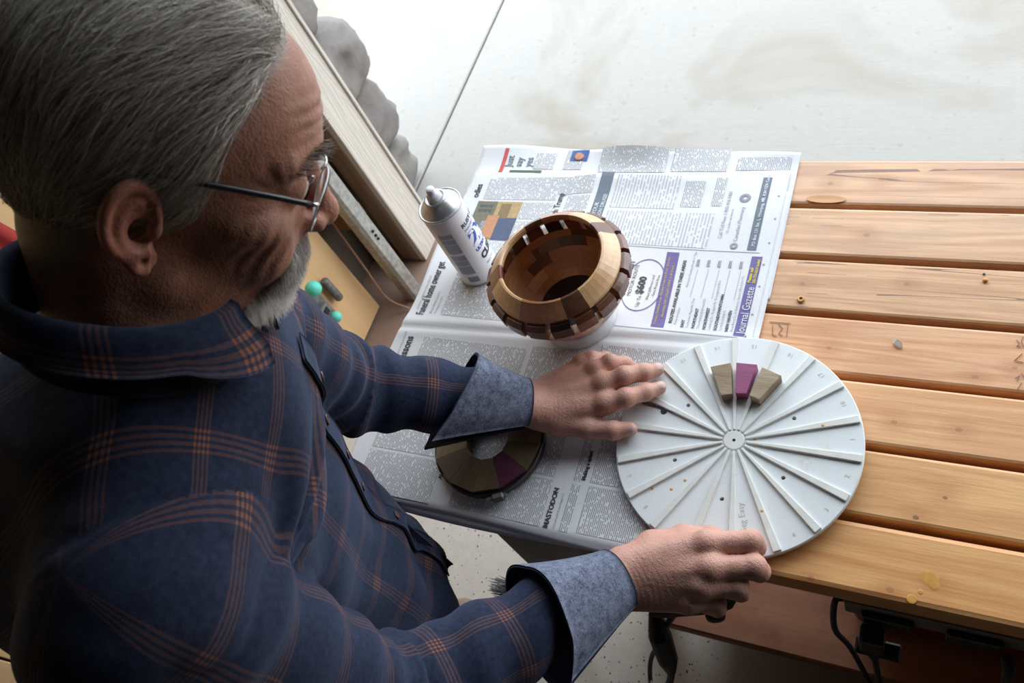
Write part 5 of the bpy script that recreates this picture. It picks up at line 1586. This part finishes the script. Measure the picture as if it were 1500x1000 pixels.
def grid_cloth(name, pts, mats, parent, th=.0024, nu=None):
    """a two-faced cloth from a grid of points [i][j]; outside gets material 0, inside 1"""
    pts = np.asarray(pts, float); n, m_ = pts.shape[:2]
    du = np.gradient(pts, axis=0); dv = np.gradient(pts, axis=1)
    nr = np.cross(du, dv); nr /= np.linalg.norm(nr, axis=2, keepdims=True) + 1e-12
    out = pts + nr * th / 2; inn = pts - nr * th / 2
    vs = np.concatenate([out.reshape(-1, 3), inn.reshape(-1, 3)]); o2 = n * m_
    fs, mi = [], []
    for i in range(n - 1):
        for j in range(m_ - 1):
            a = i * m_ + j
            fs.append((a, a + m_, a + m_ + 1, a + 1)); mi.append(0)
            fs.append((o2 + a, o2 + a + 1, o2 + a + m_ + 1, o2 + a + m_)); mi.append(1)
    bd = [(i, 0) for i in range(n)] + [(n - 1, j) for j in range(1, m_)] + [(i, m_ - 1) for i in range(n - 2, -1, -1)] + [(0, j) for j in range(m_ - 2, 0, -1)]
    for k in range(len(bd)):
        a = bd[k][0] * m_ + bd[k][1]; b_ = bd[(k + 1) % len(bd)][0] * m_ + bd[(k + 1) % len(bd)][1]
        fs.append((a, b_, o2 + b_, o2 + a)); mi.append(1)
    me = pyd(vs, fs)
    me.polygons.foreach_set('material_index', mi)
    return obj(name, me, mats, parent, True)

def cuff(W_, E_, t0, t1, r0, r1, slit, up, skew, name, sk=(0, -1, 0)):
    """turned-back cuff: cone widening towards the elbow, open along a slit"""
    ax = (E_ - W_) / np.linalg.norm(E_ - W_)
    up = np.array(up, float); up -= ax * (up @ ax); up /= np.linalg.norm(up); sd = np.cross(ax, up)
    P_ = []
    NA, NT = 56, 14
    for i in range(NA + 1):
        t = i / NA
        an = math.radians(slit + 12 + (336) * t)
        row = []
        for j in range(NT + 1):
            s = j / NT
            r = r0 + (r1 - r0) * s ** 1.15 + .0018 * math.sin(3 * an + 2.2 * s) + .0025 * s * math.sin(5 * an + 1)
            endf = max(0, 1 - min(t, 1 - t) / .10)
            r += .010 * s * endf ** 2
            dirv = up * math.cos(an) + sd * math.sin(an)
            le = t0 + (t1 - t0) * s + skew * s * float(dirv @ np.array(sk)) + .008 * s * endf
            row.append(W_ + ax * le + dirv * r)
        P_.append(row)
    o = grid_cloth(name, P_, [M['chambray'], M['navy']], man, .003)
    tag(o, 'turned-back cuff with pale blue chambray lining outside')
    # navy seam edge at the wrist
    ring_ = [P_[i][0] for i in range(NA + 1)]
    obj('cuff_edge', tube(ring_, .0021, 6), M['navy'], o)
    return o
cuff(WL, EL, .016, .122, .0350, .066, -100, (0, 0, 1), .032, 'cuff')
cuff(WR, ER, .006, .122, .0380, .070, -100, (0, 0, 1), .008, 'cuff')

# collar: stand and folded leaf round the neck
n0, n1 = np.array([-.553, -.108, .640]), h2w((.4, -2.0, -4.0))
cax = (n1 - n0) / np.linalg.norm(n1 - n0)
fr_ = FW - cax * (FW @ cax); fr_ /= np.linalg.norm(fr_); rt_ = np.cross(fr_, cax)
cc = np.array([-.528, -.098, .710])
P_ = []
for i in range(73):
    ph_ = math.radians(14 + 332 * i / 72)
    dv = fr_ * math.cos(ph_) + rt_ * math.sin(ph_)
    k = math.cos(ph_)
    fo = max(0, (k - .55) / .45)
    base_r = .0730 + .004 * max(0, k)
    row = []
    for r, h in ((.002, -.036), (.0, -.018), (.0, .002), (.001, .014), (.0040, .0185), (.0075, .016), (.0105, .006), (.0135, -.006 - .010 * fo), (.0155, -.013 - .022 * fo)):
        row.append(cc + dv * (base_r + r + .012 * fo * (r > .012)) + cax * (h - .020 * max(0, k) + .016 * max(0, -k)))
    P_.append(row)
col = grid_cloth('collar', P_, [M['plaid'], M['navy']], man, .0028)
lay = col.data.uv_layers.new(name='UVMap')
li = np.empty(len(col.data.loops), np.int32); col.data.loops.foreach_get('vertex_index', li)
gi = np.array([(i % (73 * 9)) for i in range(73 * 9 * 2)]); uvv = np.stack([(gi // 9) * .0065, (gi % 9) * .011], 1)
lay.data.foreach_set('uv', uvv[li].astype(np.float32).ravel())

# placket down the front, following the shirt
def onshirt(p, off=.003):
    co_, no_, ix, ds = sbvh.find_nearest(Vector(p))
    return np.array(co_) + np.array(no_) * off
P_ = []
zz = np.linspace(.565, -.085, 70)
for z in zz:
    c = np.array([np.interp(z, ZS, CX), np.interp(z, ZS, CY), z])
    ctr_ = c + FW * (np.interp(z, ZS, RB) + .03)
    row = []
    for w_ in np.linspace(-.018, .018, 7):
        row.append(onshirt(ctr_ + RT * (w_ - .004), .0032 + .001 * (abs(w_) > .014)))
    P_.append(row[::-1])
pk = grid_cloth('placket', P_, [M['plaid'], M['navy']], man, .0024)
lay = pk.data.uv_layers.new(name='UVMap')
li = np.empty(len(pk.data.loops), np.int32); pk.data.loops.foreach_get('vertex_index', li)
gi = np.array([(i % (70 * 7)) for i in range(70 * 7 * 2)]); uvv = np.stack([(gi % 7) * .006 + .06, zz[gi // 7]], 1)
lay.data.foreach_set('uv', uvv[li].astype(np.float32).ravel())
P_ = np.array(P_)
btn = plain('brown_button', rgb((84, 66, 58)), 0.35)
for z in (.50, .41, .32, .225, .13, .035):
    i = int(np.argmin(abs(zz - z)))
    p = P_[i, 3]; nn = np.cross(P_[i, 4] - P_[i, 2], P_[i + 1, 3] - P_[i - 1, 3]); nn /= np.linalg.norm(nn)
    if nn @ FW < 0: nn = -nn
    obj('button', lathe([(0, .0012), (.0036, .0012), (.0046, .0024), (.0056, .0020), (.0058, .0004), (0, 0)], p + nn * .0012, 16, nn), btn, pk, True)
# loose front corner of the shirt tail
tip = px(664, 826, -.10)
t0_ = P_[58, 0] if True else None
def lerp(a, b, t): return a * (1 - t) + b * t
A_, B_ = P_[52, 0], P_[69, 6]
Ai, Bi = onshirt(A_ - RT * .03 - FW * 0, .002), onshirt(B_ + RT * .02, .002)
P2 = []
for i in range(9):
    t = i / 8
    ed = lerp(P_[50, 3], tip, t ** 1.0)
    inn_ = lerp(P_[50, 3] - FW * .01, P_[69, 3] - FW * .02 + np.array([0, 0, -.02]), t)
    P2.append([lerp(inn_, ed, s) + np.array([0, 0, .004 * math.sin(6 * s + 3 * t)]) for s in np.linspace(0, 1, 7)])
grid_cloth('shirt_tail', P2, [M['plaid'], M['navy']], man, .0022)

# trousers and shoes
fz_ = FL
footL = px(705, 893, -.775)[:2]; footR = footL + np.array([RT[0], RT[1]]) * .24 - np.array([FW[0], FW[1]]) * .05
def legs(P):
    d = None
    for s, ft in ((-1, footL), (1, footR)):
        hip = np.array([-.775, -.175, -.02]) + RT * .085 * s
        ank = np.array([ft[0], ft[1], 0]) - FW * .215; ank[2] = FL + .10
        kn = (hip + ank) / 2 + FW * .035
        l = smin(rcone(P, hip, kn, .098, .074), rcone(P, kn, ank, .074, .058), .03)
        d = l if d is None else smin(d, l, .02)
    d = smin(d, rcone(P, np.array([-.775, -.172, .06]) + RT * .05, np.array([-.775, -.172, .06]) - RT * .05, .115, .115), .05)
    d = d + .0022 * np.sin(P[:, 2] * 38 + 3 * np.sin(P[:, 0] * 20 + P[:, 1] * 13))
    return smax(d, (FL + .075) - P[:, 2], .01).astype(np.float32)
V2, Q2 = nets(legs, (-1.45, -.60, FL), (-.5, .2, .22), .011)
obj('trousers', mesh_np(V2, Q2), plain('dark_denim', (0.030, 0.034, 0.045, 1), 0.9, 0, (0.018, 0.021, 0.03, 1), 200, .3), man)
leath = plain('taupe_suede', rgb((126, 110, 94)), 0.8, 0, rgb((104, 90, 78)), 60)
for s, ft in ((-1, footL), (1, footR)):
    T_ = np.array([ft[0], ft[1], FL + .05])
    def shoe(P):
        d = rcone(P, T_ - FW * .045, T_ - FW * .21, .044, .040)
        d = smin(d, rcone(P, T_ - FW * .13 + np.array([0, 0, .012]), T_ - FW * .215 + np.array([0, 0, .055]), .040, .046), .03)
        return smax(d, (FL + .022) - P[:, 2], .006).astype(np.float32)
    lo_ = np.minimum(T_ - FW * .3, T_) - .08; hi_ = np.maximum(T_ - FW * .3, T_) + .10
    v3, q3 = nets(shoe, lo_, hi_, .006)
    sh_ = obj('shoe', mesh_np(v3, q3), leath, man)
    so_ = []
    for i in range(28):
        t = 2 * math.pi * i / 28
        f_, s_ = math.cos(t), math.sin(t)
        q_ = T_ - FW * .128 + FW * f_ * .132 + RT * s_ * (.046 + .004 * f_)
        so_.append((q_[0], q_[1]))
    if sum(so_[i][0] * so_[(i + 1) % 28][1] - so_[(i + 1) % 28][0] * so_[i][1] for i in range(28)) < 0: so_ = so_[::-1]
    obj('sole', prism(so_, FL + .001, FL + .026, .004), M['blackrubber'], sh_, True)

# ---------------------------------------------------------------- hair, brows, beard
def head_d(H): return head_sdf(H.astype(np.float32))
def cran_d(H):
    H = H.astype(np.float32)
    return smin(ell(H, (0, -1.0, 4.4), (7.4, 9.7, 8.5)), ell(H, (0, 4.0, 4.6), (6.1, 5.9, 6.6)), 1.6)
def cran_n(H):
    e = np.eye(3, dtype=np.float32) * .05; H = H.astype(np.float32)
    G = np.stack([cran_d(H + e[i]) - cran_d(H - e[i]) for i in range(3)], 1)
    return G / (np.linalg.norm(G, axis=1, keepdims=True) + 1e-9)
def hair_mat(name, stops, rough=.5):
    mt, N, L, B = new_mat(name)
    hi = N.new('ShaderNodeHairInfo')
    L.new(ramp(N, L, hi.outputs['Random'], stops), B.inputs['Base Color'])
    B.inputs['Roughness'].default_value = rough; B.inputs['Specular IOR Level'].default_value = .35
    return mt
def strands(name, P, mat, r0, parent, label=None):
    """P: n x k x 3 world points -> one hair curves object"""
    n, k = P.shape[:2]
    cv = bpy.data.hair_curves.new(name)
    cv.add_curves([k] * n)
    q = (P - np.array(world_loc(parent))).astype(np.float32)
    cv.points.foreach_set('position', q.ravel())
    rad = np.tile(r0 * np.array([1 - .75 * (i / (k - 1)) ** 2 for i in range(k)], np.float32), n)
    at_ = cv.attributes.get('radius') or cv.attributes.new('radius', 'FLOAT', 'POINT')
    at_.data.foreach_set('value', rad.astype(np.float32))
    cv.materials.append(mat)
    o = bpy.data.objects.new(name, cv); COL.objects.link(o); o.parent = parent
    if label: tag(o, label)
    return o
def norm(a): return a / (np.linalg.norm(a, axis=-1, keepdims=True) + 1e-9)

NH = 20000
g = RNG.normal(0, 1, (NH * 3, 3)); g = norm(g)
H0 = np.array([0, -0.3, 3.6]) + g * 12
for _ in range(7): H0 = H0 - cran_n(H0) * cran_d(H0)[:, None]
ax_ = np.abs(H0[:, 0])
lim = np.interp(H0[:, 2], [-6, -5, -3.5, -1, 1, 3, 5, 7, 9, 11, 13.5], [-6.3, -5.2, -4.0, -3.0, 2.3, 2.7, 3.0, 3.9, 5.2, 6.8, 8.5]) + RNG.normal(0, .25, len(H0))
keep = (H0[:, 1] < lim) & (H0[:, 2] > -5.6)
H0 = H0[keep][:NH]
n = len(H0); K = 11
ph1 = RNG.normal(0, .12, (n, 3))
clump = np.stack([np.sin(H0[:, 0] * 2.1 + H0[:, 2] * 1.7) + .6 * np.sin(H0[:, 1] * 4.3 + H0[:, 2] * 2.0), np.sin(H0[:, 1] * 2.4 - H0[:, 0] * 1.1 + 1) * .8 + .5 * np.sin(H0[:, 2] * 4.7 + H0[:, 1]), np.cos(H0[:, 2] * 2.2 + H0[:, 1] * 1.5)], 1) * .16
lay_ = RNG.random(n) ** 1.3
front = np.clip((H0[:, 1] - lim[keep][:n] + 3.0) / 3.0, 0, 1)
tgt = .12 + lay_ * (.75 + .7 * np.clip((-H0[:, 1] - 3) / 4, 0, 1) * np.clip((3 - H0[:, 2]) / 4, 0, 1) + .45 * np.clip((H0[:, 2] - 6) / 4, 0, 1)) + .35 * front * (H0[:, 2] > 7)
ln_ = (5.2 + 2.2 * RNG.random(n)) * np.where(H0[:, 2] < -1, .5, 1.0) * np.where((H0[:, 1] > 0) & (H0[:, 2] < 3), .62, 1)
pts = [H0]
cur = H0.copy()
for i in range(1, K):
    zf = np.clip((cur[:, 2] - 6.0) / 5.0, 0, 1)[:, None]; sx = np.sign(cur[:, 0])[:, None]
    side = np.array([[0, -.62, -.85]]); nape = np.array([[0, -.25, -1.0]])
    bk = np.clip((-cur[:, 1] - 4) / 3, 0, 1)[:, None]
    top = np.concatenate([.75 * sx, -0.80 * np.ones((n, 1)), -.15 * np.ones((n, 1))], 1)
    fl_ = (side * (1 - bk) + nape * bk) * (1 - zf) + top * zf
    nn = cran_n(cur)
    fl_ = fl_ + ph1 * .9 + clump
    fl_ = norm(fl_ - nn * (fl_ * nn).sum(1, keepdims=True))
    cur = cur + fl_ * (ln_ / (K - 1))[:, None]
    want = tgt * np.minimum(1, i / 3.0)
    cur = cur + cran_n(cur) * (want - cran_d(cur))[:, None] * .85
    # keep outside the ears
    q = (np.abs(cur[:, 0]) > 6.5) & (cur[:, 1] > -4.4) & (cur[:, 1] < -.1) & (cur[:, 2] < 3.4) & (cur[:, 2] > -3)
    cur = cur - np.where(q[:, None], np.array([[0, .22, -.03]]), 0)
    pts.append(cur.copy())
PH = np.stack(pts, 1)
keep = np.abs(PH).max((1, 2)) < 25
hm = hair_mat('grey_hair', [(0.0, (0.14, 0.12, 0.095, 1)), (0.4, (0.40, 0.365, 0.315, 1)), (0.75, (0.68, 0.65, 0.59, 1)), (1.0, (0.92, 0.90, 0.86, 1))])
strands('hair', h2w(PH[keep].reshape(-1, 3)).reshape(-1, K, 3), hm, .00017, man, 'brushed-back silver grey hair')

def surf_hair(name, mask, count, length, dirf, liftv, mat, rad, K=6, label=None):
    ix = np.nonzero(mask)[0]
    if len(ix) == 0: return
    ix = RNG.choice(ix, count)
    h0 = H_[ix] + RNG.normal(0, .08, (count, 3))
    e = np.eye(3, dtype=np.float32) * .06; hf = h0.astype(np.float32)
    nn = norm(np.stack([head_d(hf + e[i]) - head_d(hf - e[i]) for i in range(3)], 1))
    h0 = h0 - nn * head_d(hf)[:, None]
    dv = dirf(h0); dv = norm(dv + RNG.normal(0, .16, dv.shape))
    L_ = length * (.55 + .9 * RNG.random(count))[:, None]
    out = [h0]
    cur = h0.copy()
    for i in range(1, K):
        lf = liftv * (1 - i / K)
        cur = cur + norm(dv * (1 - lf) + nn * lf) * L_ / (K - 1)
        out.append(cur.copy())
    return strands(name, h2w(np.stack(out, 1).reshape(-1, 3)).reshape(-1, K, 3), mat, rad, man, label)
one = lambda v: (lambda h: np.tile(np.array(v, float), (len(h), 1)) + np.stack([np.sign(h[:, 0]) * v[0] - v[0], 0 * h[:, 0], 0 * h[:, 0]], 1))
wm = hair_mat('white_beard', [(0.0, (0.78, 0.76, 0.72, 1)), (1.0, (0.98, 0.97, 0.94, 1))])
gm = hair_mat('grey_moustache', [(0.0, (0.22, 0.19, 0.165, 1)), (0.6, (0.55, 0.51, 0.47, 1)), (1.0, (0.85, 0.83, 0.80, 1))])
bm_ = hair_mat('brow_hair', [(0.0, (0.08, 0.07, 0.06, 1)), (0.55, (0.26, 0.24, 0.21, 1)), (1.0, (0.75, 0.73, 0.70, 1))])
lip = (np.abs(H_[:, 0]) < 2.0) & (np.abs(H_[:, 2] + 5.45) < .55)
chinm = (beard > .5) & (H_[:, 2] < -6.4) & ~lip
surf_hair('beard', chinm, 8000, .95, lambda h: np.stack([h[:, 0] * .05, .25 + 0 * h[:, 0], -.95 + 0 * h[:, 0]], 1), .55, wm, .00020, 6, 'short white beard on the chin')
mo = (beard > .4) & (H_[:, 2] < -3.2) & (H_[:, 2] > -6.6) & ~lip & (H_[:, 1] > 6.4)
surf_hair('moustache', mo, 3600, .85, lambda h: np.stack([np.sign(h[:, 0]) * .45, .1 + 0 * h[:, 0], -.9 + 0 * h[:, 0]], 1), .4, gm, .00015, 5, 'clipped grey moustache')
br_ = (H_[:, 1] > 6.2) & (np.abs(H_[:, 0]) > 1.0) & (np.abs(H_[:, 0]) < 5.6) & (np.abs(H_[:, 2] - np.interp(np.abs(H_[:, 0]), [1, 3.5, 5.6], [3.75, 4.25, 3.6])) < .42)
surf_hair('eyebrow', br_, 420, 1.0, lambda h: np.stack([np.sign(h[:, 0]) * .55, .55 + 0 * h[:, 0], .42 + 0 * h[:, 0]], 1), .35, bm_, .00017, 6, 'bushy dark eyebrows with stray white hairs')
# arm hair at the wrists is too fine to show

# ---------------------------------------------------------------- eyeglasses
gl = thing('eyeglasses', 'rimless eyeglasses with a dark temple worn by the man', 'eyeglasses', tuple(h2w((0, 9.5, 2.4))))
gmt, N, L, B = new_mat('clear_lens')
B.inputs['Base Color'].default_value = (1, 1, 1, 1); B.inputs['Roughness'].default_value = 0.02; B.inputs['Transmission Weight'].default_value = 1.0; B.inputs['IOR'].default_value = 1.08
wire_m = plain('silver_wire', (0.62, 0.62, 0.62, 1), 0.25, 0.9)
dark_m = plain('dark_temple', (0.018, 0.02, 0.024, 1), 0.3)
for s in (1, -1):
    rim = []
    for i in range(40):
        t = 2 * math.pi * i / 40
        ex = np.sign(math.cos(t)) * abs(math.cos(t)) ** .8; ez = np.sign(math.sin(t)) * abs(math.sin(t)) ** .8
        x = 3.75 + 2.75 * ex; z = 1.15 + 1.75 * ez
        y = 10.35 - .030 * x * x + .22 * (z - 1.15) * .6
        rim.append((x * s, y, z))
    rim = np.array(rim)
    c_ = rim.mean(0) + np.array([0, .12, 0])
    vs = [h2w(c_)] + [h2w(p) for p in rim]
    fs = [(0, 1 + i, 1 + (i + 1) % 40) for i in range(40)]
    me = pyd(vs, fs); bm = bmesh.new(); bm.from_mesh(me); bmesh.ops.solidify(bm, geom=bm.faces[:], thickness=.0016); bmesh.ops.recalc_face_normals(bm, faces=bm.faces); bm.to_mesh(me); bm.free()
    lens = obj('lens', me, gmt, gl, True)
    obj('lens_edge', tube([h2w(p) for p in np.vstack([rim, rim[:2]])], .00075, 6), plain('lens_edge', (0.75, 0.78, 0.80, 1), 0.2), lens, True)
    hp_ = np.array([6.75 * s, 9.05, 2.2])
    obj('hinge', tube([h2w(rim[3]), h2w(hp_), h2w(hp_ + np.array([.05 * s, -.5, .05]))], [.0012, .0016, .0014], 8), wire_m, gl, True)
    obj('temple', tube([h2w(p) for p in spline([hp_ + np.array([.05 * s, -.4, .03]), (7.25 * s, 6.0, 2.75), (7.6 * s, 2.0, 3.3), (7.65 * s, -.6, 3.45), (7.55 * s, -2.2, 2.6), (7.35 * s, -3.2, 1.2)], 30)], .0022, 8), dark_m, gl, True)
    obj('nose_pad', tube([h2w((1.25 * s, 9.75, 1.5)), h2w((1.15 * s, 9.6, .7))], .0022, 8), wire_m, gl, True)
obj('bridge', tube([h2w(p) for p in spline([(1.15, 10.3, 2.0), (.6, 10.65, 2.4), (-.6, 10.65, 2.4), (-1.15, 10.3, 2.0)], 14)], .0011, 8), wire_m, gl, True)

# ---------------------------------------------------------------- put the whole place on a floor at z = 0
for o in list(SC.objects):
    if o.parent is None:
        o.location.z += HZ
